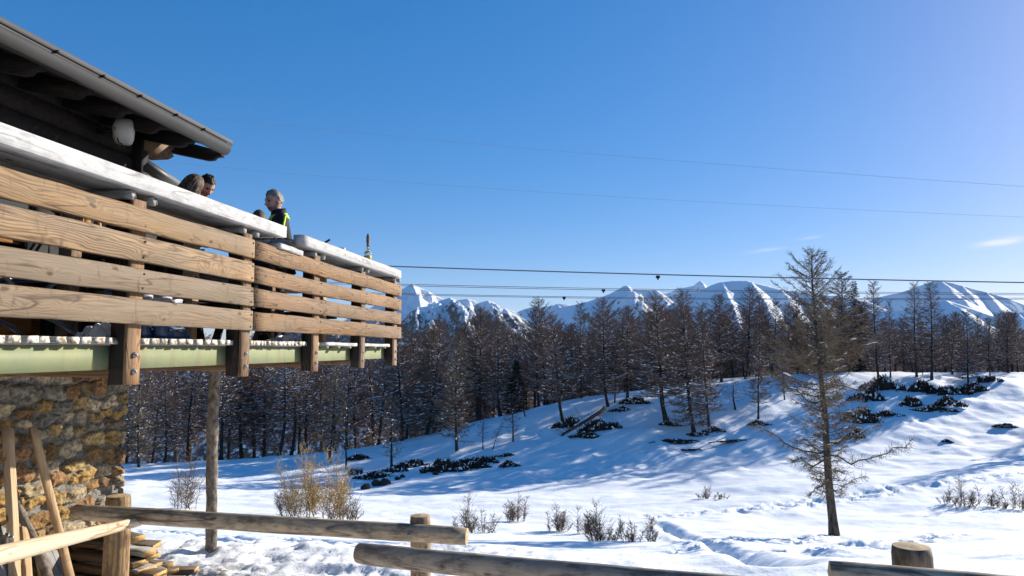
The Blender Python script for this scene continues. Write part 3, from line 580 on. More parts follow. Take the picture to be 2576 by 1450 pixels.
# porch roof on the gable side: sloping verge over weathered boards
a0, a1 = onN(350, 393, 5.15), onN(462, 470, 5.15)
ta, za, tb, zb = float(a0 @ DV), a0[2], float(a1 @ DV), a1[2]
mb = MB(); V = []
for n in (5.1, 7.2):
    V += [dk(ta, n, za), dk(tb, n, zb), dk(tb, n, zb - 0.07), dk(ta, n, za - 0.07)]
mb.add(V, [(0, 3, 2, 1), (4, 5, 6, 7), (0, 1, 5, 4), (1, 2, 6, 5), (2, 3, 7, 6), (3, 0, 4, 7)])
link('porch_roof', mb.mesh('porch_roof', [M['roof']]), hut)
mb = MB(); V = [dk(ta, 5.17, za - 0.08), dk(tb, 5.17, zb - 0.08), dk(tb, 5.17, 1.3), dk(ta, 5.17, 1.3)]; V += [tuple(np.array(v) + NV * 0.03) for v in V]
mb.add(V, [(0, 3, 2, 1), (4, 5, 6, 7), (1, 2, 6, 5), (0, 1, 5, 4)]); link('porch_wall', mb.mesh('porch_wall', [M['post']]), hut)
place_board('porch_sill', dk(ta, 5.18, 0.62), dk(tb + 0.3, 5.18, 0.62), 0.05, 1.3, [M['darkwood']], hut)
# window, glazed door and carved shutter on the wall behind the terrace
def panel(name, t0, t1, z0, z1, n, th, mat, parent):
    b_ = MB(); V, Fs = boxv(0, t1 - t0, -th, 0, 0, z1 - z0)
    Mx = Matrix((Vector(DV), Vector(NV), Vector((0, 0, 1)))).transposed().to_4x4(); Mx.translation = Vector(dk(t0, n, z0))
    b_.add(V, Fs); return link(name, b_.mesh(name, [mat]), parent, M=Mx)
glass = NT('window_glass'); M['glass'] = glass.fin((0.55, 0.6, 0.65), 0.03, 0.5, 0.9); 
wd = panel('window', 4.40, 5.72, 0.86, 1.62, 4.955, 0.05, M['orange'], hut)
panel('pane', 4.47, 5.50, 0.92, 1.56, 4.90, 0.012, M['glass'], wd)
panel('frame', 5.54, 5.70, 0.90, 1.60, 4.90, 0.03, M['darkwood'], wd)
dr = panel('door', 4.44, 5.74, 0.08, 0.70, 4.955, 0.03, M['orange'], hut)
panel('door_panel', 4.56, 5.62, 0.14, 0.60, 4.92, 0.015, M['orange'], dr); panel('moulding', 4.44, 5.74, 0.63, 0.70, 4.92, 0.035, M['orange'], dr)
sh = panel('shutter', 5.97, 6.47, 0.10, 1.45, 4.955, 0.02, M['darkwood'], hut)
for t0, t1 in ((5.97, 6.06), (6.10, 6.17), (6.19, 6.26), (6.38, 6.47)): panel('stile', t0, t1, 0.12, 1.42, 4.93, 0.03, M['orange'], sh)
for z0, z1 in ((0.12, 0.22), (0.42, 0.56), (0.86, 0.98), (1.3, 1.42)): panel('rail', 6.062, 6.378, z0, z1, 4.927, 0.022, M['orange'], sh)
panel('wall_board', 6.52, 6.78, 0.06, 0.8, 4.95, 0.02, M['greywood'], hut)
# round white dish lamp on the wall
p = onN(313, 332, 4.72)
lm = empty('dish_antenna', p, 'white drum shaped dish on the dark wall under the eave', 'antenna')
axd = Vector(np.array(DV) * 0.55 - np.array(NV) * 0.8).normalized(); Ml = axd.to_track_quat('Z', 'Y').to_matrix().to_4x4(); Ml.translation = Vector(p)
link('drum', lathe('drum', [(0.06, -0.10), (0.115, -0.075), (0.128, -0.03), (0.128, 0.045), (0.115, 0.07), (0.07, 0.085), (0.0, 0.09)], [M['white']], 28), lm, M=Ml)
V, Fs = sweep([p + np.array(NV) * 0.06, p + np.array(NV) * 0.16 - DV * 0.05, p + np.array(NV) * 0.27 - DV * 0.05], [0.02, 0.02, 0.03], 8); b_ = MB(); b_.add(V, Fs); link('bracket', b_.mesh('bracket', [M['black']], True), lm)
V, Fs = sweep([p + np.array(NV) * 0.1 + np.array([0, 0, .05]), p - DV * 0.14 + np.array([0, 0, 0.0]), p - DV * 0.08 + np.array([0, 0, -0.12]), p - DV * 0.02 + np.array([0, 0, -0.13])], 0.006, 6); b_ = MB(); b_.add(V, Fs); link('cable', b_.mesh('cable', [M['black']], True), lm)
# ------------------------------------------------------------------ the terrace
ter = empty('wooden_terrace', dk(6.5, 3.2, -0.2), 'raised timber terrace with plank railing on green steel beams', 'terrace')
T0, TJ, T1 = 1.0, 5.835, 10.08
ZP = [(0.911, 0.757, 0.888, 0.735), (0.719, 0.555, 0.683, 0.542), (0.510, 0.357, 0.497, 0.349), (0.314, 0.151, 0.302, 0.149)]
for i, (zt, zb, zt2, zb2) in enumerate(ZP):
    place_board('plank', dk(T0, 3.048, (zt + zb) / 2), dk(TJ - 0.012, 3.048, (zt + zb) / 2), 0.042, zt - zb, [M['plank']], ter, seed=i, seg=22, jit=0.0022)
    a_, b2_ = [(0.911, 0.755), (0.706, 0.553), (0.511, 0.355), (0.311, 0.149)][i]
    place_board('plank', dk(TJ + 0.012, 3.05, (a_ + b2_) / 2), dk(T1, 3.05, (zt2 + zb2) / 2), 0.042, (a_ - b2_) * 0.5 + (zt2 - zb2) * 0.5, [M['plank2']], ter, seed=10 + i, seg=22, jit=0.0022)
M['screwhead'] = plain('rusty_screw', (0.03, 0.024, 0.02), 0.5, 0.4, 0.5)
for pk in [o_ for o_ in ter.children if o_.name.startswith('plank')]:
    wm = world_of(pk); c_ = np.array(wm.to_translation()); tc = float(c_ @ DV); half = max(abs(v.co.x) for v in pk.data.vertices); hh_ = max(abs(v.co.z) for v in pk.data.vertices)
    for tp_ in [2.95, 4.367, 5.79, 5.88, 7.24, 8.63, 9.95]:
        if abs(tp_ - tc) < half - 0.02:
            for sg in (-0.55, 0.55):
                q_ = wm @ Vector(((tp_ - tc) + 0.01 * sg, 0.0, hh_ * sg)); q_ = np.array(q_) + NV * (3.026 - float(np.array(q_) @ NV)); V, Fs = sweep([q_, q_ - NV * 0.004], 0.0075, 8); b_ = MB(); b_.add(V, Fs); link('screw', b_.mesh('screw', [M['screwhead']], True), pk)
POSTS = [4.367, 5.79, 7.24, 8.63, 9.95]
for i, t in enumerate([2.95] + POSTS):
    po = place_board('post', dk(t, 3.148, -0.224), dk(t, 3.148, 0.958 if t < 8 else 0.931), 0.131, 0.106, [M['blackpost']], ter, up=N_UP, seed=20 + i, ch=0.006)  # near-black timber; only the board on its outward face is lighter
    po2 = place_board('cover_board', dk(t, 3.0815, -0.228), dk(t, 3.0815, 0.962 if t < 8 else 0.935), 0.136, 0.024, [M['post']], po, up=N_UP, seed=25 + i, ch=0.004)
    for z in (-0.04, -0.145):
        V, Fs = sweep([dk(t, 3.075, z), dk(t, 3.056, z)], [0.02, 0.018], 8); b_ = MB(); b_.add(V, Fs)
        V, Fs = sweep([dk(t, 3.056, z), dk(t, 3.046, z)], [0.010, 0.010], 6); b_.add(V, Fs); link('bolt', b_.mesh('bolt', [M['steel']], True), po)
    for dt in (-0.10, 0.12):
        place_board('bracket', dk(t + dt, 3.05, 0.976 if t < 6.6 else 0.955), dk(t + dt, 3.56, 0.976 if t < 6.6 else 0.955), 0.05, 0.05, [M['greywood']], ter, seed=30 + i)
    if t > 4: place_board('post', dk(t + 0.13, 3.66, -0.05), dk(t + 0.13, 3.66, 0.93), 0.10, 0.10, [M['post'] if i % 2 else M['fresh']], ter, up=N_UP, seed=60 + i)
# counter tops along the railing
for (t0, t1, zt, zb, zt2, zb2, sd) in ((0.8, 6.352, 1.113, 1.012, 1.111, 1.010, 1), (6.735, 9.96, 1.099, 0.993, 1.087, 0.974, 2)):
    place_board('counter_top', dk(t0, 3.055, (zt + zb) / 2), dk(t1, 3.055, (zt2 + zb2) / 2), 0.11, 0.103, [M['counter']], ter, seed=80 + sd, seg=24, jit=0.0004, ch=0.004)
    for j in range(2): place_board('counter_top', dk(t0, 3.23 + 0.225 * j, (zt + zb) / 2 - 0.018), dk(t1, 3.23 + 0.225 * j, (zt2 + zb2) / 2 - 0.018), 0.215, 0.06, [M['greywood']], ter, seed=83 + sd + j, seg=16)
place_board('step_board', dk(6.25, 3.06, 0.925), dk(6.735, 3.06, 0.915), 0.11, 0.05, [M['counter']], ter, seed=90)
place_board('step_board', dk(6.25, 3.25, 0.915), dk(6.735, 3.25, 0.905), 0.22, 0.04, [M['darkwood']], ter, seed=91)
place_board('backboard', dk(0.9, 3.62, 1.11), dk(6.3, 3.62, 1.11), 0.03, 0.16, [M['greywood']], ter, seed=92)
# floor boards with worn white ends
rb = random.Random(3); t = 0.6; kk = 0
while t < 7.45:
    w = rb.choice([0.075, 0.08, 0.085, 0.09]) if t < 6.0 else rb.choice([0.06, 0.07, 0.09]); w = w if t > 3.3 else 0.08
    gp_ = rb.uniform(0.018, 0.03) if t < 5.7 else rb.uniform(0.004, 0.012)
    e0 = 3.135 + rb.uniform(-0.008, 0.008); place_board('floor_board', dk(t + w / 2, e0, 0.05), dk(t + w / 2, 4.95, 0.05), w, 0.040, [M['greywood']], ter, endmat=M['wornend'], seed=100 + kk, seg=4); kk += 1; t += w + gp_
place_board('edge_board', dk(7.56, 3.16, 0.052), dk(8.52, 3.16, 0.048), 0.13, 0.036, [M['counter']], ter, seed=150)
place_board('edge_board', dk(8.72, 3.16, 0.05), dk(9.78, 3.16, 0.045), 0.13, 0.036, [M['counter']], ter, seed=151)
for j in range(9): place_board('floor_board', dk(7.62, 3.42 + j * 0.17, 0.05), dk(9.85, 3.42 + j * 0.17, 0.045), 0.15, 0.036, [M['greywood']], ter, seed=160 + j)
# steel channel beams
for n0, z1 in ((3.205, 0.022), (4.35, 0.0)):
    prof = [(n0, z1), (n0, -0.131), (n0 + 0.075, -0.131), (n0 + 0.075, -0.119), (n0 + 0.01, -0.117), (n0 + 0.01, z1 - 0.014), (n0 + 0.075, z1 - 0.012), (n0 + 0.075, z1)]
    mb = MB(); m = len(prof); V = [dk(t, n, z) for t in (-4, 10.05) for n, z in prof]
    mb.add(V, [(i, (i + 1) % m, m + (i + 1) % m, m + i) for i in range(m)] + [tuple(range(m, 2 * m)), tuple(range(m))[::-1]])
    link('steel_beam', mb.mesh('steel_beam', [M['green']]), ter)
for t in (2.9, 4.70, 6.1, 7.6, 8.9): place_board('joist', dk(t, 3.30, -0.165), dk(t, 4.95, -0.165), 0.07, 0.06, [M['post']], ter, seed=int(t * 10))
for t in (7.62, 7.95, 8.3, 8.75, 9.2, 9.6):   # small steel hangers under the edge boards
    b_ = MB(); V, Fs = boxv(-0.03, 0.03, -0.05, 0.05, -0.02, 0.0); b_.add(V, Fs)
    Mx = Matrix((Vector(DV), Vector(NV), Vector((0, 0, 1)))).transposed().to_4x4(); Mx.translation = Vector(dk(t, 3.15, 0.026)); link('hanger', b_.mesh('hanger', [M['green']]), ter, M=Mx)
# round pole that carries the deck
pb = dk(7.52, 4.32, 0); pz = gz(pb[0], pb[1]) - 0.1
hs_ = np.linspace(pz, -0.135, 22); pr = np.interp(hs_, [pz, pz + 0.5, -0.13], [0.062, 0.056, 0.062]); 
path = [np.array([pb[0] + 0.012 * math.sin(z * 2.1), pb[1], z]) for z in hs_]
V, Fs = sweep(path, pr * (1 + 0.05 * rng.normal(size=22)), 14, True, 0.035, 3); mb = MB(); mb.add(V, Fs)
o = link('support_pole', mb.mesh('support_pole', [M['barkpole']], True)); tag(o, 'bark covered round pole propping up the terrace', 'pole')
# ------------------------------------------------------------------ larches, spruce, shrubs
class TB:
    """collects branches (prisms), twigs (ribbons) and snow for one crown"""
    def __init__(s): s.V = []; s.Q = []; s.I = []; s.n = 0
    def prism(s, P, r, mi, k=3):
        P = np.asarray(P); n = len(P); T = np.gradient(P, axis=0); T /= np.linalg.norm(T, axis=1)[:, None] + 1e-9
        A = np.cross(T, [0.13, 0.21, 0.97]); A /= np.linalg.norm(A, axis=1)[:, None] + 1e-9; B = np.cross(T, A)
        ang = np.arange(k) * 2 * math.pi / k
        V = P[:, None] + (A[:, None] * np.cos(ang)[None, :, None] + B[:, None] * np.sin(ang)[None, :, None]) * np.broadcast_to(r, (n,))[:, None, None]
        i = np.arange(n - 1)[:, None] * k + np.arange(k)[None]; i2 = np.arange(n - 1)[:, None] * k + (np.arange(k)[None] + 1) % k
        q = np.stack([i, i2, i2 + k, i + k], -1).reshape(-1, 4) + s.n
        s.V.append(V.reshape(-1, 3)); s.Q.append(q); s.I.append(np.full(len(q), mi)); s.n += n * k
    def ribbons(s, P0, P1, P2, w, mi, rg):
        """many 2-segment ribbons at once"""
        m = len(P0); D = P2 - P0; S = np.cross(D, rg.normal(size=(m, 3))); S /= np.linalg.norm(S, axis=1)[:, None] + 1e-9
        w = np.broadcast_to(w, (m,))[:, None]
        V = np.stack([P0 - S * w, P0 + S * w, P1 - S * w * .8, P1 + S * w * .8, P2 - S * w * .3, P2 + S * w * .3], 1).reshape(-1, 3)
        b = np.arange(m)[:, None] * 6 + s.n; q = np.concatenate([b + np.array([0, 1, 3, 2]), b + np.array([2, 3, 5, 4])])
        s.V.append(V); s.Q.append(q); s.I.append(np.full(len(q), mi)); s.n += m * 6
    def mesh(s, name, mats): return mesh_np(name, np.concatenate(s.V), np.concatenate(s.Q), mats, np.concatenate(s.I))
def larch_meshes(seed, H, prof, low=0.12, bend=0.4, sway=0.15, dens=1.0, tw=0.016, snow=0.5, r0=0.15, nb=110, trunk_pts=None, mats=('bark', 'twig'), droop=0.25, dead=(), seg=10, tlen=1.0, wobk=0.035, snw=1.0, lvar=(0.55, 1.15), brk=1.0):
    rg = np.random.default_rng(seed)
    hs = np.linspace(0, H, 18); 
    if trunk_pts is None:
        ph = rg.uniform(0, 6); ax = rg.uniform(0, 6.28)
        ox = bend * np.exp(-hs / 1.3) - bend * np.exp(0) + sway * np.sin(hs / H * 3.0 + ph) - sway * math.sin(ph); oy = 0.3 * sway * np.sin(hs / H * 4 + ax) - 0.3 * sway * math.sin(ax)
        TP = np.stack([ox, oy, hs], 1)
    else:
        tp = np.array(trunk_pts); TP = np.stack([np.interp(hs, tp[:, 2], tp[:, 0]), np.interp(hs, tp[:, 2], tp[:, 1]), hs], 1)
    tr = r0 * (1 - hs / H) ** 0.85 + 0.012 + r0 * 0.55 * np.exp(-hs / 0.35)
    TPb = TP.copy(); TPb[0, 2] -= 0.5
    V, Fs = sweep(TPb, tr, seg, True, 0.05, seed); mb = MB(); mb.add(V, Fs); trunk = mb.mesh('trunk', [M[mats[0]]], True)
    at = lambda h: np.array([np.interp(h, hs, TP[:, 0]), np.interp(h, hs, TP[:, 1]), h])
    tb = TB(); P0s = []; P1s = []; P2s = []; W = []
    def branch(h, L, az, s0, curl, rr, twigs=True, n=7, sn=snow):
        s = np.linspace(0, 1, n); d = np.array([math.cos(az), math.sin(az), 0]); e = np.array([-d[1], d[0], 0])
        wob = np.cumsum(rg.normal(0, wobk * L, n)) * (s > 0); wz = np.cumsum(rg.normal(0, wobk * 0.65 * L, n)) * (s > 0)
        P = at(h)[None] + d[None] * (L * s)[:, None] + e[None] * wob[:, None]; P[:, 2] += L * (s0 * s + curl * s ** 2) + wz
        tb.prism(P, rr * (1 - 0.8 * s) + 0.004, 1)
        if sn > 0:
            for i in range(n - 1):
                if abs(P[i + 1, 2] - P[i, 2]) < 0.55 * L / (n - 1) and rg.random() < sn:
                    a, b = P[i], P[i + 1]; off = np.array([0, 0, rr * 0.6 + 0.012]); mid = (a + b) / 2 + off + np.array([0, 0, 0.012])
                    ww = rg.uniform(0.02, 0.055) * snw; tb.prism(np.array([a + off * .6, a * .7 + b * .3 + off * 1.2, mid, a * .25 + b * .75 + off * 1.2, b + off * .6]), np.array([0.006, ww, ww * 1.1, ww, 0.006]), 2, 4)
        if twigs:
            cw = rg.normal(0, .5); m = max(2, int(L * 17 * dens * (0.8 + 0.4 * rg.random()))); ss = rg.uniform(0.12, 1.0, m) ** 0.85
            B = np.stack([np.interp(ss, s, P[:, k]) for k in range(3)], 1)
            side = rg.choice([-1, 1], m); ln = tlen * (0.20 + 0.42 * rg.random(m)) * (1.1 - 0.45 * ss) * (0.45 + 0.55 * min(1, L / 1.6))
            fw_ = rg.uniform(0.25, 0.9, m)[:, None] * d[None] + (side * rg.uniform(0.3, 1.0, m))[:, None] * e[None]
            dz = rg.normal(-0.12 if h < 0.75 * H else 0.25, 0.45, m)
            D = fw_ + np.array([0, 0, 1.0])[None] * dz[:, None]; D /= np.linalg.norm(D, axis=1)[:, None]
            E = B + D * ln[:, None]; Md = (B + E) / 2 - np.array([0, 0, 1.0])[None] * (ln * 0.10)[:, None]; E[:, 2] += ln * 0.12
            P0s.append(B); P1s.append(Md); P2s.append(E); W.append(np.full(m, tw))
            # finer side twigs
            m2 = int(m * 1.3); i = rg.integers(0, m, m2); f = rg.uniform(0.3, 0.95, m2)[:, None]; B2 = B[i] * (1 - f) + E[i] * f
            D2 = D[i] + rg.normal(0, 0.75, (m2, 3)); D2 /= np.linalg.norm(D2, axis=1)[:, None]; l2 = ln[i] * rg.uniform(0.25, 0.55, m2)
            E2 = B2 + D2 * l2[:, None]; P0s.append(B2); P1s.append((B2 + E2) / 2); P2s.append(E2); W.append(np.full(m2, tw * 0.7))
    az = rg.uniform(0, 6.28)
    for i in range(nb):
        f = low + (1 - low) * ((i + rg.random() * 0.8) / nb) ** 0.9; f = min(f, 0.985); az += 2.4 + rg.normal(0, 0.4)
        L = H * prof(f) * rg.uniform(*lvar) + 0.12
        s0 = np.interp(f, [0, 0.4, 0.7, 1], [-droop, -droop * 0.7, 0.1, 0.75]) + rg.normal(0, 0.12); curl = np.interp(f, [0, 0.5, 1], [0.3, 0.32, 0.25]) + rg.normal(0, 0.1)
        branch(f * H, L, az, s0, curl, (0.008 + 0.012 * L * (H / 13) ** .3) * brk)
    for (h, L, a, s0, c) in dead: branch(h, L, a, s0, c, 0.035, dens > 2, 10, 0.35)
    tb.ribbons(np.concatenate(P0s), np.concatenate(P1s), np.concatenate(P2s), np.concatenate(W), 0, rg)
    return trunk, tb.mesh('crown', [M[mats[1]], M[mats[0]], M['snowtwig']])
def prof_std(w, tip=0.03, mx=0.35):
    return lambda f: w * (np.interp(f, [0, 0.12, mx, 0.6, 0.85, 1.0], [0.55, 0.75, 1.0, 0.72, 0.36, 0.0]) ) + tip * (f > .9)
VAR = []
for k, (w, lo, bd, sn, mx, nb, r0, dn, dr) in enumerate([(0.19, 0.16, 0.55, 0.5, 0.40, 120, 0.17, 1.0, 0.25), (0.16, 0.10, 0.3, 0.5, 0.35, 120, 0.15, 1.1, 0.3), (0.22, 0.25, 0.7, 0.55, 0.45, 110, 0.20, 1.0, 0.2),
        (0.13, 0.15, 0.2, 0.35, 0.35, 110, 0.14, 0.9, 0.2), (0.17, 0.08, -0.4, 0.5, 0.30, 130, 0.16, 1.1, 0.35), (0.14, 0.22, -0.2, 0.45, 0.45, 100, 0.15, 0.9, 0.15), (0.20, 0.30, 0.3, 0.6, 0.5, 120, 0.21, 1.1, 0.3), (0.15, 0.38, 0.5, 0.5, 0.6, 80, 0.17, 0.7, 0.1), (0.24, 0.12, -0.5, 0.55, 0.3, 125, 0.2, 1.3, 0.4)]):
    VAR.append(larch_meshes(100 + k, 13.0, prof_std(w * 1.3, mx=mx), lo * 0.8, bd, 0.25, dn * 1.45, 0.018, min(0.95, sn * 1.05), r0, int(nb * 1.35), droop=dr))
ntree = 0
def tree(px, py, topy, label, var, Y=None, group='bare larches on the hill', rot=None, cat='tree', wide=1.0, meshes=None, H0=13.0, name='larch_tree', lean=0.0):
    """a tree whose foot shows at photo pixel px,py on the ground (or at depth Y) and whose tip reaches topy"""
    if Y is None: x, y = gp(px, py)
    else: r = ray(px, py); x, y = float(r[0] / r[1] * Y), Y
    z = gz(x, y) - 0.08; H = zray(px, topy, y) - z
    e = empty(name, (x, y, z), label, cat, group); tm, cm = meshes or VAR[var]
    sc = H / H0; lx, ly = random.gauss(0, .03), random.gauss(0, .03); rr = rot if rot is not None else random.uniform(-0.5, 0.5)
    for nm, me in (('trunk', tm), ('crown', cm)):
        o = bpy.data.objects.new(nm, me); C.objects.link(o); o.parent = e
        o.scale = (sc * wide, sc * wide, sc); o.rotation_euler = (ly, lean + lx, rr)
    return e
G1 = 'bare larches on the hill'
tree(1262, 1045, 807, 'bare larch with snow-lined limbs, dark spruce at its right foot', 0, rot=0.2)
tree(1355, 1018, 774, 'tall straight larch below the low saddle of the ridge', 5, rot=1.0)
tree(1419, 1060, 795, 'larch with a crooked foot beside the fallen trunk', 2, rot=0.3)
tree(1464, 1002, 765, 'slim dark larch on the brow right of the crooked larch', 3)
tree(1532, 1026, 755, 'larch with bulging trunk foot left of the pointed mountain', 0, rot=0.1)
tree(1546, 1018, 830, 'thin low larch tight beside the bulging footed larch', 5, wide=0.8)
tree(1578, 1012, 777, 'forked larch with thick bent limbs above dark heath', 6, rot=2.2)
tree(1681, 1061, 748, 'broad larch with long snowy limbs on the upper slope', 2, rot=0.0, wide=1.25)
tree(1748, 1084, 736, 'tall larch standing lowest on the slope, foot curving right', 4, rot=3.1)
tree(1785, 1073, 767, 'narrow larch with swept foot beside the lowest standing larch', 3, rot=0.4)
tree(1815, 958, 745, 'double stemmed larch on the brow before the white stripes', 6, rot=1.5)
tree(1873, 954, 728, 'dense broad larch on the brow left of the big meadow larch', 2, rot=2.5)
tree(1916, 952, 741, 'slender larch behind the branches left of the big meadow larch', 3)
tree(1943, 950, 761, 'short brown larch touching the left side of the big meadow larch', 1)
tree(1907, 1055, 846, 'leaning low larch in the shaded slope left of the meadow larch', 5, wide=1.0, rot=0.2)
tree(1974, 1004, 856, 'small leaning larch under the meadow larch crown', 3, rot=0.9)
tree(2110, 948, 690, 'tall dense larch directly behind the big meadow larch', 1, Y=89, wide=1.25)
tree(2165, 948, 760, 'dense dark larch right of the big meadow larch', 6, Y=90, wide=1.2)
tree(2060, 948, 745, 'brown larch hidden behind the meadow larch trunk', 4, Y=89)
tree(2211, 957, 712, 'tall thin larch just right of the dark spruce', 3, rot=0.0)
tree(2240, 950, 760, 'small brown larch beside the tall thin larch', 5, wide=0.8)
tree(2306, 952, 717, 'left one of the two tall larches before the rounded mountain', 5, rot=0.5, lean=-0.03)
tree(2343, 958, 715, 'right one of the two tall larches before the rounded mountain', 3, rot=1.9, wide=1.15)
tree(2322, 945, 800, 'thin bent stem between the two tall larches', 3, wide=0.6)
tree(2397, 940, 788, 'larch with a bright gap of snow slope at its right', 0, wide=0.9)
tree(2438, 967, 785, 'brown cone shaped larch rising from dark heath', 1, wide=1.1)
tree(2490, 946, 812, 'low larch on the brow second from the right edge cluster', 5)
tree(2537, 940, 784, 'larch with white snow patch shining through its crown', 6)
tree(2562, 938, 788, 'slim larch close to the right edge of the view', 3)
tree(1208, 1085, 780, 'larch with flat tiered top left of the lit snow spur', 6, Y=92, rot=1.2)
tree(1382, 1012, 757, 'dense topped larch behind the straight larch of the saddle', 2, Y=91)
tree(1640, 975, 785, 'brown larch crowded behind the broad snowy larch', 1, Y=90)
tree(1010, 1115, 800, 'larch with black straight trunk at the terrace corner', 0, Y=84, rot=2.0)
tree(1072, 1105, 806, 'larch rising against the wooded ridge right of the terrace', 4, Y=86)
# the olive-brown young larches and saplings in front
OL = larch_meshes(140, 12.0, prof_std(0.17, mx=0.3), 0.10, 0.1, 0.12, 1.5, 0.016, 0.25, 0.13, 150, mats=('bark', 'twigmain'), droop=0.2)
tree(1150, 1137, 847, 'olive brown larch rising from the long dark heath band', 0, meshes=OL, H0=12.0, wide=1.15, group=None)
tree(828, 1165, 905, 'olive larch half hidden under the terrace end', 0, meshes=OL, H0=12.0, rot=2.0, group=None)
tree(350, 1172, 900, 'olive larch beside the stone wall corner', 0, meshes=OL, H0=12.0, rot=1.0, Y=80, group=None)
SAP = larch_meshes(150, 4.0, prof_std(0.22, mx=0.4), 0.15, 0.15, 0.1, 0.9, 0.012, 0.15, 0.06, 42, droop=0.05)
SAP2 = larch_meshes(151, 4.0, prof_std(0.14, mx=0.5), 0.3, -0.1, 0.2, 0.8, 0.012, 0.1, 0.05, 34, droop=-0.3)
tree(1291, 1112, 998, 'tiny bare larch on the sunlit snow hump', 0, meshes=SAP, H0=4.0, group='saplings on the slope', name='larch_sapling')
tree(1215, 1133, 1035, 'young larch on the right end of the dark heath band', 0, meshes=SAP2, H0=4.0, group='saplings on the slope', name='larch_sapling')
tree(985, 1175, 1010, 'young larch above the left dark heath clumps', 0, meshes=SAP, H0=4.0, group='saplings on the slope', name='larch_sapling')
tree(872, 1180, 1010, 'pale slim birch behind the golden larch shrub', 0, meshes=SAP2, H0=4.0, group='saplings on the slope', name='birch_sapling', rot=1)
tree(1239, 1133, 1060, 'leaning bare sapling bending to the right', 0, meshes=SAP2, H0=4.0, group='saplings on the slope', name='birch_sapling', lean=0.35)
tree(1322, 1048, 945, 'thin sapling with two crossing stems before the dark spruce', 0, meshes=SAP2, H0=4.0, group='saplings on the slope', name='birch_sapling', lean=-0.2)
tree(1850, 1030, 960, 'drooping pale birch sapling beside a stump', 0, meshes=SAP2, H0=4.0, group='saplings on the slope', name='birch_sapling', wide=2.2)
# denser wood beyond the brow: filled left to right, gaps kept
def wood_fill(xs, tops, Yr_, label, group, seed, vs=(0, 1, 2, 3, 4, 5, 6, 7, 8)):
    r_ = random.Random(seed)
    for x, t in zip(xs, tops):
        tree(x + r_.uniform(-8, 8), 1000, t + r_.uniform(-28, 28), label, r_.choice(vs), Y=r_.uniform(*Yr_), group=group, rot=r_.uniform(0, 6.28), wide=r_.uniform(0.85, 1.15))
xs = np.linspace(325, 985, 24); wood_fill(xs, np.interp(xs, [325, 985], [880, 850]), (88, 112), 'bare larch in the shaded wood seen below the terrace', 'larches in the wood below the terrace', 1, (0, 2, 5, 6, 7, 7))
xs = np.linspace(1015, 1300, 15); wood_fill(xs, np.interp(xs, [1020, 1300], [850, 835]), (90, 112), 'bare larch in the second row between terrace and snow spur', 'larches of the second row by the terrace', 2)
xs = np.linspace(1330, 1700, 26); wood_fill(xs, np.interp(xs, [1330, 1500, 1700], [830, 810, 795]), (91, 110), 'bare larch in the second row beyond the brow, below the pointed mountain', 'larches of the second row below the pointed mountain', 3)
xs = np.linspace(1715, 2290, 42); wood_fill(xs, np.interp(xs, [1715, 2000, 2290], [800, 785, 810]), (91, 110), 'bare larch in the second row behind the meadow larch', 'larches of the second row behind the meadow larch', 4)
xs = np.linspace(2300, 2660, 30); wood_fill(xs, np.interp(xs, [2300, 2400, 2660], [830, 820, 800]), (91, 108), 'bare larch in the second row at the right edge', 'larches of the second row at the right', 5)
# trees past the right edge of the view, whose shadows fall across the slope
r_ = random.Random(77)
for i in range(34):
    x = r_.uniform(2660, 3900); tree(x, 1000, r_.uniform(720, 800), 'bare larch beyond the right edge of the view', r_.choice([0, 1, 2, 4, 6]), Y=r_.uniform(56, 92), group='larches beyond the right edge', rot=r_.uniform(0, 6.28), wide=1.1)
# ------------------------------------------------------------------ spruces
def spruce_meshes(seed, H, w):
    rg = np.random.default_rng(seed); hs = np.linspace(-0.3, H, 8); V, Fs = sweep(np.stack([0 * hs, 0 * hs, hs], 1), 0.14 * (1 - np.clip(hs, 0, H) / H) + 0.01, 8); mb = MB(); mb.add(V, Fs)
    tb = TB(); P0 = []; P1 = []; P2 = []
    for i in range(150):
        f = 0.04 + 0.95 * i / 150; L = H * w * (1 - f) ** 0.8 * rg.uniform(0.7, 1.1) + 0.08; a = i * 2.4 + rg.normal(0, 0.3); d = np.array([math.cos(a), math.sin(a), 0]); e = np.array([-d[1], d[0], 0])
        s = np.linspace(0, 1, 5); P = np.array([0, 0, f * H])[None] + d[None] * (L * s)[:, None]; P[:, 2] += L * (-0.35 * s + 0.22 * s ** 2 + 0.4 * (f > .8) * s)
        tb.prism(P, 0.02 * (1 - 0.8 * s), 1)
        m = int(60 * L) + 6; ss = rg.uniform(0.1, 1, m); B = np.stack([np.interp(ss, s, P[:, k]) for k in range(3)], 1)
        D = 0.6 * d[None] + rg.choice([-1, 1], m)[:, None] * rg.uniform(.3, 1, m)[:, None] * e[None] + np.array([0, 0, 1.0])[None] * rg.normal(-0.3, 0.25, m)[:, None]; l = 0.12 + 0.22 * rg.random(m) * (1 - .4 * ss)
        P0.append(B); P2.append(B + D * l[:, None]); P1.append(B + D * l[:, None] * .5 - np.array([0, 0, .02]))
    tb.ribbons(np.concatenate(P0), np.concatenate(P1), np.concatenate(P2), 0.03, 0, rg)
    return mb.mesh('trunk', [M['bark']], True), tb.mesh('crown', [M['needle'], M['bark']])
SPR = spruce_meshes(7, 12.0, 0.17)
tree(2155, 946, 705, 'dark green spruce whose tip stands right of the meadow larch', 0, Y=90, meshes=SPR, H0=12.0, group=None, name='spruce_tree')
SPR2 = spruce_meshes(8, 7.0, 0.3)
tree(1300, 1050, 905, 'low dark spruce thicket in the gap below the lit spur', 0, Y=87, meshes=SPR2, H0=7.0, group=None, name='spruce_tree')
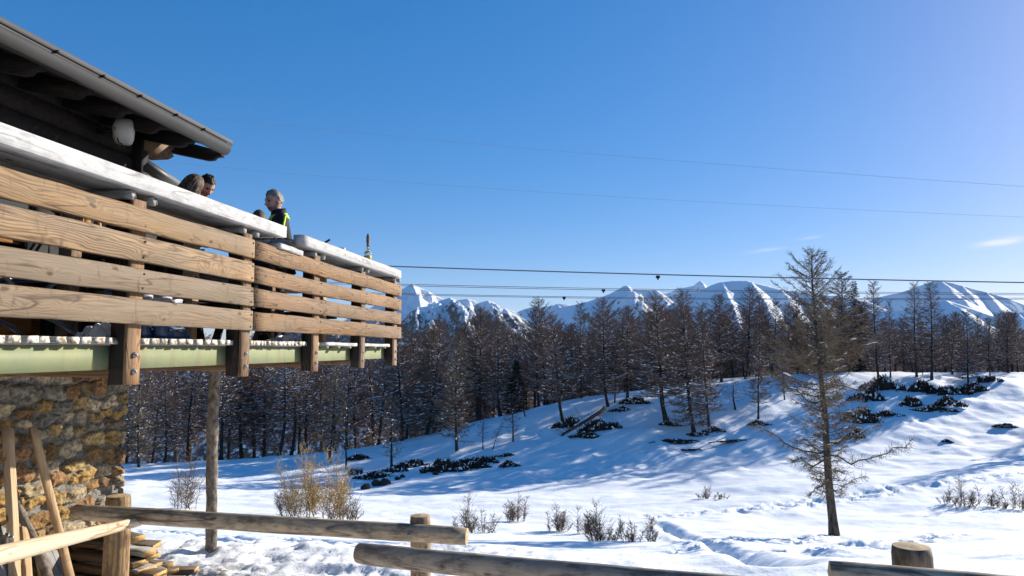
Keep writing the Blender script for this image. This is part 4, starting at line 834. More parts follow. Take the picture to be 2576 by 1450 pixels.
# ------------------------------------------------------------------ the big larch in the meadow
bx, by = gp(2097, 1350); bz = gz(bx, by) - 0.05; Hm = zray(2045, 636, by) - bz
def mp(px, py): r = ray(px, py); return (float(r[0] / r[1] * by - bx), 0.0, float(r[2] / r[1] * by - bz))
tpts = [mp(2100, 1352), mp(2096, 1290), mp(2088, 1210), mp(2080, 1140), mp(2072, 1050), mp(2062, 950), mp(2054, 820), mp(2046, 700), mp(2045, 636)]
tpts = [(a, 0.15 * math.sin(i * 1.1), c) for i, (a, b, c) in enumerate(tpts)]; tpts[0] = (tpts[0][0], 0, 0.0)
profm = lambda f: np.interp(f, [0.1, 0.16, 0.22, 0.33, 0.45, 0.52, 0.60, 0.70, 0.80, 0.90, 1.0], [0.07, 0.10, 0.08, 0.095, 0.11, 0.145, 0.185, 0.15, 0.11, 0.07, 0.012])
sc_ = by * 1.0 / F
dead = [((1350 - 1158) * sc_, 130 * sc_, math.pi + 0.35, 0.05, 0.25), ((1350 - 1140) * sc_, 175 * sc_, math.pi - 0.2, -0.15, 0.45), ((1350 - 1150) * sc_, 205 * sc_, 0.15, -0.28, 0.40), ((1350 - 1120) * sc_, 120 * sc_, -0.3, 0.0, 0.4), ((1350 - 1015) * sc_, 165 * sc_, math.pi + 0.1, -0.1, 0.45), ((1350 - 1215) * sc_, 70 * sc_, math.pi + 0.3, -0.5, 0.0),
        ((1350 - 925) * sc_, 190 * sc_, math.pi + 0.25, -0.05, 0.2), ((1350 - 925) * sc_, 160 * sc_, 0.4, -0.1, 0.25)]
big = empty('larch_tree', (bx, by, bz), 'big gnarled larch standing alone in the sunlit meadow', 'tree')
tm, cm = larch_meshes(77, Hm, profm, 0.13, dens=2.8, tw=0.008, snow=0.14, r0=0.15, nb=200, trunk_pts=tpts, mats=('barkmain', 'twigmain'), droop=0.12, dead=dead, seg=14, tlen=0.85, wobk=0.06, snw=0.6, lvar=(0.3, 1.25), brk=0.65)
for nm, me in (('trunk', tm), ('crown', cm)): o = bpy.data.objects.new(nm, me); C.objects.link(o); o.parent = big
# ------------------------------------------------------------------ shrubs in the meadow
def shrub_meshes(seed, ns, spread, H=1.0, tw=0.006, lean=0.35, twn=22, snowy=False):
    rg = np.random.default_rng(seed); tb = TB(); P0 = []; P1 = []; P2 = []
    for i in range(ns):
        a = rg.uniform(0, 6.28); r = spread * rg.random() ** 0.6; h = H * (rg.uniform(0.3, 0.95) if i else 1.08) * (1 - 0.45 * r / max(spread, .01)); b = np.array([math.cos(a) * r, math.sin(a) * r * 0.8, -0.05])
        s = np.linspace(0, 1, 6); P = b[None] + np.stack([math.cos(a) * lean * r * s ** 1.5 + np.cumsum(rg.normal(0, .018 * H, 6)), math.sin(a) * lean * r * s ** 1.5 + np.cumsum(rg.normal(0, .018 * H, 6)), h * s], 1)
        tb.prism(P, min(0.016, 0.009 * H) * (1 - 0.85 * s) + 0.0025, 1)
        m = twn; ss = rg.uniform(0.1, 0.97, m); B = np.stack([np.interp(ss, s, P[:, k]) for k in range(3)], 1); aa = rg.uniform(0, 6.28, m)
        l = h * rg.uniform(0.12, 0.36, m) * (1.15 - 0.75 * ss); D = np.stack([np.cos(aa), np.sin(aa), rg.uniform(0.2, 1.1, m)], 1); E = B + D * l[:, None]; E[:, 2] += l * 0.2
        P0.append(B); P1.append(B * .5 + E * .5 - np.array([0, 0, 1]) * (l * 0.08)[:, None]); P2.append(E)
        for _ in range(2):
            f = rg.uniform(.25, .9, m)[:, None]; B2 = B * (1 - f) + E * f; D2 = D + rg.normal(0, .7, (m, 3)); E2 = B2 + D2 * (l * .45)[:, None]; P0.append(B2); P1.append((B2 + E2) / 2); P2.append(E2)
    tb.ribbons(np.concatenate(P0), np.concatenate(P1), np.concatenate(P2), tw, 0, rg)
    return tb
def shrub(px, py, h_px, w_px, label, seed, ns, mat='twigshrub', group='bare shrubs in the meadow', name='larch_shrub', twn=22, H0=None, tw=0.0052, bark_='bark'):
    x, y = gp(px, py, hi=46); z = gz(x, y); k = y / F; H = h_px * k; W_ = w_px * k / 2
    tb = shrub_meshes(seed, ns, W_ * 0.8, H, tw * (0.7 + 0.3 * y / 20), 0.6, int(twn * 1.7))
    o = link(name, tb.mesh(name, [M[mat], M[bark_], M['snowtwig']]), None, loc=(x, y, z)); return tag(o, label, 'shrub', group)
shrub(800, 1306, 235, 170, 'big golden brown larch shrub in the middle of the meadow', 1, 24, 'twiggold', None, twn=32, tw=0.0075, bark_='twigshrub')
shrub(735, 1300, 120, 80, 'grey brown thicket at the left foot of the golden shrub', 11, 14, twn=24)
shrub(868, 1308, 105, 90, 'loose bare thicket at the right foot of the golden shrub', 12, 16, twn=22)
shrub(468, 1285, 165, 85, 'bare larch shrub behind the fence rail near the pole', 2, 12, twn=30)
shrub(1170, 1334, 115, 60, 'tall thin shrub above the cut rail end', 3, 9, twn=26)
shrub(1215, 1336, 75, 90, 'low spreading shrub right of the cut rail end', 13, 12)
shrub(1298, 1312, 85, 70, 'dense upright shrub second in the front row', 4, 16)
shrub(1405, 1335, 90, 60, 'round shrub left of the tall twin shrubs', 5, 14)
shrub(1468, 1340, 85, 50, 'shrub with three thin leaders beside the twin shrubs', 6, 9)
shrub(1516, 1366, 125, 85, 'tallest dark stemmed shrub in the front row', 7, 16, twn=28)
shrub(1592, 1372, 95, 60, 'open shrub before the trench in the snow', 8, 8, twn=24)
shrub(1636, 1368, 85, 50, 'small shrub at the right end of the front row', 14, 7)
shrub(1775, 1255, 42, 50, 'little brown shrub alone on the far meadow edge', 9, 10)
shrub(1815, 1258, 26, 50, 'tuft of twigs right of the little brown shrub', 15, 8)
shrub(2425, 1278, 95, 70, 'leftmost tall shrub of the right hand thicket', 16, 12)
shrub(2385, 1272, 50, 50, 'low twigs at the left end of the right hand thicket', 17, 8)
shrub(2482, 1276, 80, 40, 'single slim shrub in the right hand thicket', 18, 6)
shrub(2560, 1284, 95, 60, 'shrub cut by the right edge of the view', 19, 10)
shrub(2515, 1280, 45, 50, 'low shrub between the slim shrub and the right edge', 20, 8)
# ------------------------------------------------------------------ dark heath and rocks that break through the snow
def heath_mesh(seed, w, d, h, n):
    rg = np.random.default_rng(seed); tb = TB(); m = n
    a = rg.uniform(0, 6.28, m); r = np.sqrt(rg.random(m)); bx_ = np.cos(a) * r * w / 2; by_ = np.sin(a) * r * d / 2
    top = (1 - r ** 2) * h * (0.6 + 0.4 * fbm(bx_ * 1.5, by_ * 1.5, 2, seed)) + 0.03
    keep = (fbm(bx_ * 2.3 + seed, by_ * 3.0, 3, seed + 2) > -0.3 + 0.5 * r); bx_, by_, r, top = bx_[keep], by_[keep], r[keep], top[keep]; m = len(r)
    z = rg.random(m) ** 0.6 * top; B = np.stack([bx_, by_, z - 0.05], 1); D = rg.normal(0, 1, (m, 3)); D[:, 2] = np.abs(D[:, 2]); D /= np.linalg.norm(D, axis=1)[:, None]; l = rg.uniform(0.06, 0.17, m)
    E = B + D * l[:, None]; tb.ribbons(B, (B + E) / 2, E, 0.034, 0, rg)
    k = (rg.random(m) < 0.08) & (z > 0.45 * top); B3 = B[k] + np.array([0, 0, 0.05]); D3 = np.stack([rg.normal(0, 1, k.sum()), rg.normal(0, 1, k.sum()), rg.normal(0, .15, k.sum())], 1); D3 /= np.linalg.norm(D3, axis=1)[:, None]; E3 = B3 + D3 * 0.13; tb.ribbons(B3, (B3 + E3) / 2 + np.array([0, 0, .02]), E3, 0.045, 1, rg)
    return tb.mesh('heath_clump', [M['heath'], M['snowtwig']])
HM = [heath_mesh(300 + i, 2.0, 1.2, 0.42, 2200) for i in range(5)]
def heath(px, py, wpx, hpx, label, k, group='dark heath clumps on the slope'):
    x, y = gp(px, py); z = gz(x, y); s = y / F; o = bpy.data.objects.new('heath_clump', HM[k % 5]); C.objects.link(o); o.location = (x, y, z); o.scale = (1.7 * wpx * s / 2.0, max(0.5, wpx * s / 3.5), 0.8 * hpx * s / 0.5); o.rotation_euler.z = random.uniform(-.3, .3) + (3.14 if k % 2 else 0); return tag(o, label, 'heath clump', group)
HL = [(1120, 1190, 80, 50, 'left part of the long dark heath band under the olive larch'), (1175, 1180, 90, 52, 'middle of the long dark heath band under the olive larch'), (1230, 1162, 60, 40, 'right end of the long dark heath band under the olive larch'),
      (945, 1200, 70, 32, 'dark oval heath clump above the small rocks'), (995, 1188, 50, 30, 'dark heath clump at the foot of the young larch'), (1040, 1170, 60, 30, 'smooth dark clump right of the young larch'), (905, 1160, 50, 28, 'heath clump behind the golden shrub, right side'), (890, 1195, 36, 40, 'dark tuft close to the golden shrub'),
      (1275, 1145, 40, 14, 'flat dark tuft right of the heath band'), (1283, 1172, 36, 26, 'dark boulder tuft at the slope foot'),
      (1470, 1105, 50, 24, 'dark heath below the fallen trunk, left'), (1500, 1090, 60, 60, 'tall dark heath under the fallen trunk head'), (1545, 1080, 44, 36, 'dark heath right of the fallen trunk'), (1440, 1075, 60, 45, 'heath round the foot of the crooked larch'), (1560, 1040, 40, 20, 'small heath on the brow beside the forked larch'), (1600, 1020, 50, 24, 'heath patch below the forked larch'),
      (1684, 1068, 44, 22, 'dark heath at the foot of the broad snowy larch'), (1750, 1092, 50, 22, 'dark heath at the foot of the lowest larch'), (1795, 1085, 36, 24, 'dark heath right of the swept foot larch'), (1912, 1070, 40, 20, 'heath beside the leaning low larch'), (1700, 1110, 90, 14, 'thin sprinkle of heath low on the slope'), (1850, 1110, 90, 12, 'thin sprinkle of heath in the blue shade'), (1750, 1130, 60, 12, 'small heath sprinkle above the flat snow'),
      (2222, 985, 70, 60, 'tall dark heath right behind the meadow larch crown'), (2180, 1010, 60, 50, 'dark heath against the meadow larch branches'), (2165, 1060, 60, 60, 'dark heath low beside the meadow larch trunk'), (2320, 985, 60, 60, 'dark heath mound under the two tall larches'), (2375, 990, 90, 50, 'wide heath patch right of the two tall larches'), (2345, 1030, 70, 26, 'lower heath patch below the two tall larches'), (2390, 1020, 50, 40, 'small heath clump right of the lower patch'), (2290, 1020, 40, 40, 'heath clump left of the lower patch'),
      (2445, 985, 80, 50, 'heath mound under the brown cone larch'), (2495, 965, 60, 40, 'heath under the low larch of the right brow'), (2230, 1045, 60, 26, 'heath clump halfway down right of the trunk'), (2150, 1100, 40, 40, 'lowest heath clump beside the meadow larch'), (2530, 1080, 36, 16, 'lone dark rock like clump in the open slope'), (2382, 1117, 20, 16, 'short dark stump in the sunlit hollow')]
for i, (x, y, w, h, lb) in enumerate(HL): heath(x, y, w, h, lb, i)
def rock_mesh(seed):
    rg = np.random.default_rng(seed); bm = bmesh.new(); bmesh.ops.create_icosphere(bm, subdivisions=3, radius=0.5); V = np.array([v.co[:] for v in bm.verts]); nn = V / np.linalg.norm(V, axis=1)[:, None]
    f = 1 + 0.25 * fbm(nn[:, 0] * 2 + seed, nn[:, 1] * 2 + nn[:, 2], 3, seed) + 0.1 * ridged(nn[:, 0] * 3, nn[:, 2] * 3 + nn[:, 1], 3, seed)
    for v, k in zip(bm.verts, f): v.co *= k
    me = bpy.data.meshes.new('rock'); bm.to_mesh(me); bm.free(); me.materials.append(M['rock']); me.shade_smooth(); return me
M['rock'] = plain('dark_rock', (0.045, 0.036, 0.032), 0.9, 0.1, 0, 9, 0.5, 0.5)
RM = [rock_mesh(i) for i in range(3)]
for i, (x, y, w, lb) in enumerate([(948, 1222, 26, 'round rock below the oval heath clump'), (968, 1222, 24, 'second round rock below the oval heath clump'), (920, 1228, 20, 'small rock near the golden shrub, low on the slope'), (1000, 1210, 14, 'small rock below the young larch'), (1012, 1205, 12, 'tiny rock right of the small rock'), (1065, 1195, 12, 'rock at the left tip of the heath band'), (1095, 1200, 14, 'brown stone under the heath band')]):
    gx, gy = gp(x, y); s = gy / F * w; o = bpy.data.objects.new('rock', RM[i % 3]); C.objects.link(o); o.location = (gx, gy, gz(gx, gy) + s * .2); o.scale = (s, s, s * .75); tag(o, lb, 'rock', 'rocks on the slope')
# fallen trunk with its root plate
x0, y0 = gp(1412, 1098); x1, y1 = gp(1520, 1045); z0, z1 = gz(x0, y0) + 0.15, gz(x1, y1) + 0.55
V, Fs = sweep([np.array([x0, y0, z0]) * (1 - s) + np.array([x1, y1, z1]) * s for s in np.linspace(0, 1, 8)], np.linspace(0.09, 0.26, 8), 10, True, 0.05, 4); mb = MB(); mb.add(V, Fs)
ft = empty('fallen_tree', (x1, y1, z1 - 0.4), 'fallen trunk with snow on it lying across dark heath', 'fallen tree'); link('trunk', mb.mesh('trunk', [M['barkmain']], True), ft)
V, Fs = sweep([np.array([x0, y0, z0 + .1]) * (1 - s) + np.array([x1, y1, z1 + .24]) * s for s in np.linspace(.3, .97, 8)], 0.06 + 0.05 * rng.random(8), 6); mb = MB(); mb.add(V, Fs); link('snow_cap', mb.mesh('snow_cap', [M['snowtwig']], True), ft)
tb = TB(); rg = np.random.default_rng(9)
for i in range(26):
    a = rg.uniform(0, 6.28); s = rg.uniform(0, 0.7); b = np.array([x0, y0, z0]) * (1 - s) + np.array([x1, y1, z1]) * s; d = np.array([rg.normal(-.5, .4), rg.normal(0, .5), rg.uniform(-.1, .8)]); L = rg.uniform(0.6, 1.6)
    P = b[None] + d[None] * (L * np.linspace(0, 1, 5))[:, None]; P[:, 2] += 0.25 * L * np.linspace(0, 1, 5) ** 2; tb.prism(P, 0.02 * (1 - .8 * np.linspace(0, 1, 5)) + .004, 0)
link('branches', tb.mesh('branches', [M['bark']]), ft)
# ------------------------------------------------------------------ the log fence
fen = empty('log_fence', atY(1055, 1640, 5.5), 'rough post and rail fence of peeled round logs across the foreground', 'fence')
def log(name, P, r0, r1, mats, parent, seed, seg=22, n=30, noise=0.01, endmat=None, bow=0.0):
    rg = np.random.default_rng(seed); p0, p1 = np.array(P[0], float), np.array(P[1], float); L = np.linalg.norm(p1 - p0)
    xs = np.linspace(-L / 2, L / 2, n); a = np.arange(seg) * 2 * math.pi / seg
    rad = np.linspace(r0, r1, n)[:, None] * (1 + 0.035 * fbm(xs[:, None] * 2.2 + seed, np.cos(a)[None] * 1.2 + np.sin(a)[None] * 0.7, 3, seed) + noise * fbm(xs[:, None] * 14, a[None] * 3, 2, seed + 3))
    rad[0] *= 0.93; rad[-1] *= 0.93
    cy = bow * (1 - (2 * xs / L) ** 2)
    V = np.stack([np.repeat(xs[:, None], seg, 1), np.cos(a)[None] * rad + 0.012 * np.sin(xs * 2 + seed)[:, None], np.sin(a)[None] * rad + cy[:, None]], -1).reshape(-1, 3)
    Fs = [(i * seg + k, i * seg + (k + 1) % seg, (i + 1) * seg + (k + 1) % seg, (i + 1) * seg + k) for i in range(n - 1) for k in range(seg)]; I = [0] * len(Fs)
    c0 = len(V); V = np.concatenate([V, [[-L / 2 - 0.008, 0, cy[0]], [L / 2 + 0.008, 0, cy[-1]]]])
    for k in range(seg): Fs.append((k, c0, (k + 1) % seg)); I.append(1)
    for k in range(seg): b_ = (n - 1) * seg; Fs.append((b_ + k, b_ + (k + 1) % seg, c0 + 1)); I.append(1)
    me = mesh_np(name, V, Fs, [mats, endmat or M['logend']], I, True); me.polygons.foreach_set('use_smooth', np.array([len(f) == 4 for f in Fs])); up = (0, 0, 1) if abs((p1 - p0)[2]) < 0.9 * L else (0, 1, 0)
    return link(name, me, parent, M=frame(p0, p1, up))
def gpost(px, py_top, Y, r, seed, mat, lean=0.0):
    top = atY(px, py_top, Y); g = gz(top[0], top[1]); return log('post', [np.array([top[0] + lean, top[1], g - 0.3]), top], r * 1.04, r * 0.97, mat, fen, seed, noise=0.02)
gpost(295, 1247, 5.98, 0.095, 1, M['logpale2']); gpost(1057, 1297, 5.46, 0.073, 2, M['logpale2']); gpost(2297, 1374, 3.62, 0.091, 3, M['log2'])
rails = [log('rail', [atY(186, 1290, 5.78), atY(1174, 1352, 5.30)], 0.060, 0.061, M['log'], fen, 11, bow=0.008),
         log('rail', [atY(903, 1393, 5.10), atY(2330, 1532, 3.45)], 0.071, 0.070, M['log'], fen, 12),
         log('rail', [atY(2086, 1438, 3.44), atY(3300, 1552, 2.95)], 0.052, 0.06, M['log'], fen, 13),
         log('rail', [atY(-260, 1462, 3.75), atY(352, 1312, 5.72)], 0.068, 0.034, M['logpale'], fen, 14)]
for (px, py, Y, i) in ((238, 1292, 5.72, 0), (1028, 1346, 5.31, 0), (1027, 1402, 4.93, 1)):
    p = atY(px, py, Y); V, Fs = sweep([p + np.array([0, 0.03, 0]), p - np.array([0, 0.012, 0])], [0.013, 0.011], 8); b_ = MB(); b_.add(V, Fs); link('screw', b_.mesh('screw', [M['steel']], True), rails[i])
# ------------------------------------------------------------------ boards leaning on the stone wall
def lean(px0, py0, px1, py1, w, th, mat, label, n0=4.88, n1=4.35, name='leaning_board', seed=0, roll=0.0, group='boards leaning on the stone wall'):
    top = onN(px0, py0, n0); bot = onN(px1, py1, n1)
    o = place_board(name, bot, top, w, th, [mat], None, up=tuple(-NV), seed=seed, roll=roll, ch=0.003); return tag(o, label, 'board', group)
lean(20, 1078, 40, 1500, 0.10, 0.05, M['fresh'], 'broad pale board at the left edge leaning on the wall', 4.85, 4.42, seed=1, roll=0.3)
lean(82, 1075, 188, 1500, 0.055, 0.045, M['fresh'], 'slim orange lath leaning at a steep tilt on the wall', 4.85, 4.40, seed=2, roll=-0.5)
lean(125, 1385, 175, 1520, 0.16, 0.025, M['greywood'], 'short wide grey board low beside the lath', 4.75, 4.45, seed=3)
lean(95, 1395, 120, 1520, 0.10, 0.03, M['fresh'], 'short pale offcut under the diagonal rail', 4.7, 4.42, seed=4, roll=0.2)
lean(150, 1370, 215, 1510, 0.15, 0.025, M['pile'], 'dark brown board behind the slim lath', 4.85, 4.55, seed=5, roll=-0.2)
lean(60, 1330, 75, 1520, 0.08, 0.03, M['fresh'], 'narrow pale slat under the rail near the left edge', 4.7, 4.4, seed=6)
lean(5, 1330, 15, 1520, 0.12, 0.03, M['greywood'], 'grey board at the very left edge', 4.7, 4.4, seed=7)
a_, b_ = onN(38, 1236, 4.86), onN(132, 1500, 4.42); V, Fs = sweep([b_ * (1 - s) + a_ * s + np.array([0.02 * math.sin(5 * s), 0, 0]) for s in np.linspace(0, 1, 14)], np.linspace(0.042, 0.034, 14), 10, True, 0.06, 5); mb = MB(); mb.add(V, Fs)
tag(link('leaning_stick', mb.mesh('leaning_stick', [M['barkpole']], True)), 'bark covered stick leaning on the wall between two boards', 'stick')
p = onN(20, 1353, 4.36); hg = empty('metal_hinge', p, 'galvanised strap hinge fixed to the pale board', 'hinge')
for k, (w, h, dx) in enumerate(((0.09, 0.035, 0.0), (0.03, 0.07, 0.0))):
    V, Fs = boxv(-w / 2, w / 2, -0.005, 0.005, -h / 2, h / 2); b2 = MB(); b2.add(V, Fs); Mx = Matrix.Rotation(-0.2, 4, 'Z'); Mx.translation = Vector(p + np.array([dx, -0.01 * k, 0])); link(('strap', 'pin')[k], b2.mesh('plate', [M['steel']]), hg, M=Mx)
# ------------------------------------------------------------------ pile of old boards behind the fence post
r_ = random.Random(12); pile_labels = {}
c0 = atY(318, 1400, 6.75); gpz = gz(c0[0], c0[1])
lv = 0; zz = gpz + 0.02; k = 0
ends = ['dark weathered board in the heap behind the fence post, bottom layer', 'brown board in the heap behind the fence post, second layer', 'grey brown board in the heap behind the fence post, third layer', 'old board in the heap behind the fence post, fourth layer', 'loose board near the top of the heap behind the fence post', 'short board near the top of the heap behind the fence post', 'split board close to the heap top', 'crosswise board close to the heap top', 'topmost dark plank of the board heap']
for lv in range(9):
    nb_ = [4, 4, 4, 4, 3, 3, 2, 2, 1][lv]
    for j in range(nb_):
        w = r_.uniform(0.11, 0.19); L = r_.uniform(0.6, 1.15) * (1.0 - 0.03 * lv); th = r_.uniform(0.03, 0.05); an = r_.uniform(-0.16, 0.16) - 0.42 + (0.5 if r_.random() < .2 else 0)
        off = (j - (nb_ - 1) / 2) * 0.19 + r_.uniform(-.03, .03); sx = r_.uniform(-0.20, 0.22) - 0.035 * lv
        d = np.array([math.cos(an), math.sin(an), 0]); cc = np.array([c0[0] + sx - off * 0.42, c0[1] + off * 0.9, zz + r_.uniform(-.006, .006)])
        o = place_board('old_board', cc - d * L / 2 + np.array([0, 0, r_.uniform(-.02, .02)]), cc + d * L / 2 + np.array([0, 0, r_.uniform(-.02, .02)]), w, th, [M['pile'] if r_.random() < .75 else M['greywood']], None, endmat=M['pileend'], seed=200 + k, seg=5, jit=0.003, ch=0.003)
        tag(o, ends[lv], 'board', 'old boards in the heap behind the fence post, layer %s' % ['one', 'two', 'three', 'four', 'five', 'six', 'seven', 'eight', 'nine'][lv]); k += 1
    zz += 0.048
# ------------------------------------------------------------------ cables
M['cable'] = plain('steel_cable', (0.11, 0.11, 0.12), 0.5, 0.5, 0.3, 5, 0.1); M['cablepale'] = plain('pale_cable', (0.30, 0.31, 0.34), 0.5, 0.4, 0.0, 5, 0.1)
def cable(pts, r, label, mat, gear=None, double=0.0):
    """pts: (px, py, depth) along the span; a smooth curve runs through them"""
    P = np.array([atY(*p) for p in pts]); t = np.linspace(0, 1, len(pts)); tt = np.linspace(0, 1, 60); co = [np.polyfit(t, P[:, k], min(2, len(pts) - 1)) for k in range(3)]; Q = np.stack([np.polyval(c, tt) for c in co], 1)
    V, Fs = sweep(Q, r, 6); mb = MB(); mb.add(V, Fs); root = empty('cable', Q[0], label, 'cable', 'ropeway cables over the meadow'); link('rope', mb.mesh('rope', [mat], True), root)
    if double:
        V, Fs = sweep(Q - np.array([0, 0, double]), r, 6); mb = MB(); mb.add(V, Fs); link('rope', mb.mesh('rope', [mat], True), root)
    if gear:
        x, y, D = gear; p = atY(x, y, D); mb = MB()
        V, Fs = boxv(-0.06, 0.06, -0.02, 0.02, -0.05, 0.015); mb.add([np.array(v) + p for v in V], Fs)
        for dx in (-0.035, 0.035): V, Fs = sweep([p + np.array([dx, -0.035, -0.04]), p + np.array([dx, 0.035, -0.04])], 0.032, 10); mb.add(V, Fs)
        V, Fs = boxv(-0.025, 0.025, -0.015, 0.015, -0.12, -0.05); mb.add([np.array(v) + p for v in V], Fs); link('pulley', mb.mesh('pulley', [M['black']]), root)
cable([(250, 640, 24), (975, 668, 24), (1655, 692, 24), (2576, 712, 24), (3500, 724, 24)], 0.021, 'thick single cable nearest the top of the mountains', M['cable'], (1655, 695, 24))
cable([(250, 690, 27), (1010, 713, 27), (1518, 728, 27), (2576, 738, 27), (3500, 742, 27)], 0.011, 'upper double cable crossing below the thick one', M['cable'], (1518, 729, 27), 0.055)
cable([(250, 715, 29), (1010, 738, 29), (1419, 747, 29), (2100, 751, 29), (2576, 748, 29), (3500, 740, 29)], 0.011, 'lowest double cable crossing before the mountain tops', M['cable'], (1419, 748, 29), 0.045)
cable([(300, 274, 40), (900, 333, 40), (1600, 398, 40), (2576, 472, 40), (3300, 515, 40)], 0.007, 'fine bright wire high in the sky from the eave', M['cablepale'])
cable([(300, 397, 44), (900, 447, 44), (1600, 502, 44), (2576, 548, 44), (3300, 570, 44)], 0.006, 'fine wire in the sky below the highest wire', M['cablepale'])
# ------------------------------------------------------------------ things on the terrace
def part(name, V, Fs, mat, parent, M_=None, smooth=False): b_ = MB(); b_.add(V, Fs); return link(name, b_.mesh(name, [mat], smooth), parent, M=M_)
def dbox(name, t0, t1, n0, n1, z0, z1, mat, parent=None): return place_board(name, dk(t0, (n0 + n1) / 2, (z0 + z1) / 2), dk(t1, (n0 + n1) / 2, (z0 + z1) / 2), n1 - n0, z1 - z0, [mat], parent, seed=int(t0 * 100 + z0 * 10) % 997, ch=0.004, seg=6)
FL = 0.072
bt = empty('trestle_table', dk(4.0, 3.9, FL), 'long weathered table with pale edge standing behind the counter', 'table')
dbox('tabletop', 2.6, 4.76, 3.84, 4.3, 1.25, 1.30, M['counter'], bt); dbox('apron', 2.7, 4.70, 3.86, 3.9, 1.14, 1.248, M['darkwood'], bt)
for t in (2.75, 4.05):
    for n in (3.89, 4.25): place_board('leg', dk(t, n, FL), dk(t, n, 1.248), 0.05, 0.05, [M['darkwood']], bt, up=N_UP)
def picnic(t0, t1, n0, label, mat, s=1.0):
    e = empty('picnic_table', dk((t0 + t1) / 2, n0 + 0.6, FL), label, 'table', 'dark tables on the terrace')
    for j in range(4): dbox('top_board', t0, t1, n0 + (0.35 + j * 0.16) * s, n0 + (0.5 + j * 0.16) * s, 0.76, 0.80, mat, e)
    for n in (n0, n0 + 1.2 * s): dbox('bench', t0, t1, n, n + 0.26 * s, 0.45, 0.49, mat, e)
    dbox('backrest', t0, t1, n0 + 1.50 * s, n0 + 1.50 * s + 0.03, 0.55, 0.95, mat, e)
    for t in (t0 + 0.25, t1 - 0.25):
        for n in (n0 + 0.3 * s, n0 + 1.15 * s): place_board('leg', dk(t, n, FL), dk(t, n0 + 0.45 * s if n < n0 + .6 * s else n0 + 0.95 * s, 0.76), 0.09, 0.05, [mat], e, up=D_UP)
        place_board('crossbar', dk(t, n0 + 0.02, 0.42), dk(t, n0 + 1.45 * s, 0.42), 0.09, 0.05, [mat], e, up=(0, 0, 1)); place_board('upright', dk(t, n0 + 1.5 * s, FL), dk(t, n0 + 1.5 * s + .02, 0.94), 0.05, 0.05, [mat], e, up=D_UP)
    return e
picnic(5.45, 6.4, 3.78, 'dark table with bench behind the long railing', M['darkwood'], 0.7)
picnic(6.5, 7.9, 3.75, 'dark table by the gap between the counters', M['darkwood'])
picnic(8.2, 9.7, 3.72, 'dark table with bench at the far terrace end', M['darkwood'])
wb = dbox('wind_screen', 6.0, 7.9, 5.3, 5.34, 0.0, 1.02, M['darkwood']); tag(wb, 'dark board screen at the back of the terrace', 'screen')
# folding chair with grey tubes and blue cloth
fc = empty('folding_chair', dk(4.2, 3.75, FL), 'folding chair with grey tube frame and blue cloth seat', 'chair')
M['tube'] = plain('grey_tube', (0.17, 0.18, 0.19), 0.35, 0.5, 0.4); M['bluecloth'] = plain('blue_cloth', (0.015, 0.02, 0.09), 0.8)
for n in (3.58, 3.98):
    for pts in ([(4.50, 0.09), (4.42, 0.12), (4.05, 0.30), (3.4, 0.78)], [(3.55, 0.09), (4.0, 0.26), (4.42, 0.50), (4.55, 0.56)], [(3.3, 0.36), (4.2, 0.20), (4.42, 0.14)]):
        ts = np.linspace(0, 1, 12); pp = np.array(pts); xs_ = np.interp(ts, np.linspace(0, 1, len(pp)), pp[:, 0]); zs_ = np.interp(ts, np.linspace(0, 1, len(pp)), pp[:, 1])
        V, Fs = sweep([dk(a, n, b) for a, b in zip(xs_, zs_)], 0.014, 8); part('frame_tube', V, Fs, M['tube'], fc, smooth=True)
V = [dk(3.5, 3.59, 0.36), dk(4.45, 3.59, 0.44), dk(4.45, 3.97, 0.44), dk(3.5, 3.97, 0.36), dk(3.5, 3.59, 0.375), dk(4.45, 3.59, 0.455), dk(4.45, 3.97, 0.455), dk(3.5, 3.97, 0.375)]
part('seat', V, boxv(0, 1, 0, 1, 0, 1)[1], M['bluecloth'], fc)
# ski boots in a row
M['bootblue'] = plain('blue_boot_shell', (0.02, 0.07, 0.19), 0.3, 0.5); M['bootgrey'] = plain('grey_boot_cuff', (0.42, 0.43, 0.50), 0.35, 0.5)
def boot(t, n, label, shell, cuff, rot):
    e = empty('ski_boot', dk(t, n, FL), label, 'ski boot', 'ski boots lined up on the terrace floor')
    base = Matrix.Translation(Vector(dk(t, n, FL))) @ Matrix.Rotation(rot, 4, 'Z')
    def loft(rings, mat, name):
        V = []; seg = 14
        for (cx, w, l, z) in rings:
            for k in range(seg): a = 2 * math.pi * k / seg; V.append(base @ Vector((cx + l * math.copysign(abs(math.cos(a)) ** .7, math.cos(a)), w * math.copysign(abs(math.sin(a)) ** .7, math.sin(a)), z)))
        Fs = [(i * seg + k, i * seg + (k + 1) % seg, (i + 1) * seg + (k + 1) % seg, (i + 1) * seg + k) for i in range(len(rings) - 1) for k in range(seg)] + [tuple(range(seg))[::-1], tuple((len(rings) - 1) * seg + k for k in range(seg))]
        return part(name, [tuple(v) for v in V], Fs, mat, e, smooth=True)
    loft([(0.02, 0.052, 0.155, 0.0), (0.02, 0.055, 0.158, 0.03), (0.0, 0.053, 0.14, 0.07), (-0.03, 0.05, 0.105, 0.11), (-0.055, 0.05, 0.075, 0.15)], shell, 'shell')
    loft([(-0.055, 0.057, 0.078, 0.12), (-0.05, 0.06, 0.08, 0.2), (-0.03, 0.062, 0.082, 0.29), (-0.01, 0.06, 0.08, 0.33)], cuff, 'cuff')
    for z in (0.06, 0.1, 0.18, 0.26):
        V, Fs = boxv(-0.02, 0.05, -0.066, -0.058, z, z + 0.02); part('buckle', [tuple(base @ Vector(v)) for v in V], Fs, M['steel'], e)
boot(4.72, 3.42, 'all black ski boot leftmost in the row', M['black'], M['black'], AZ + 1.9)
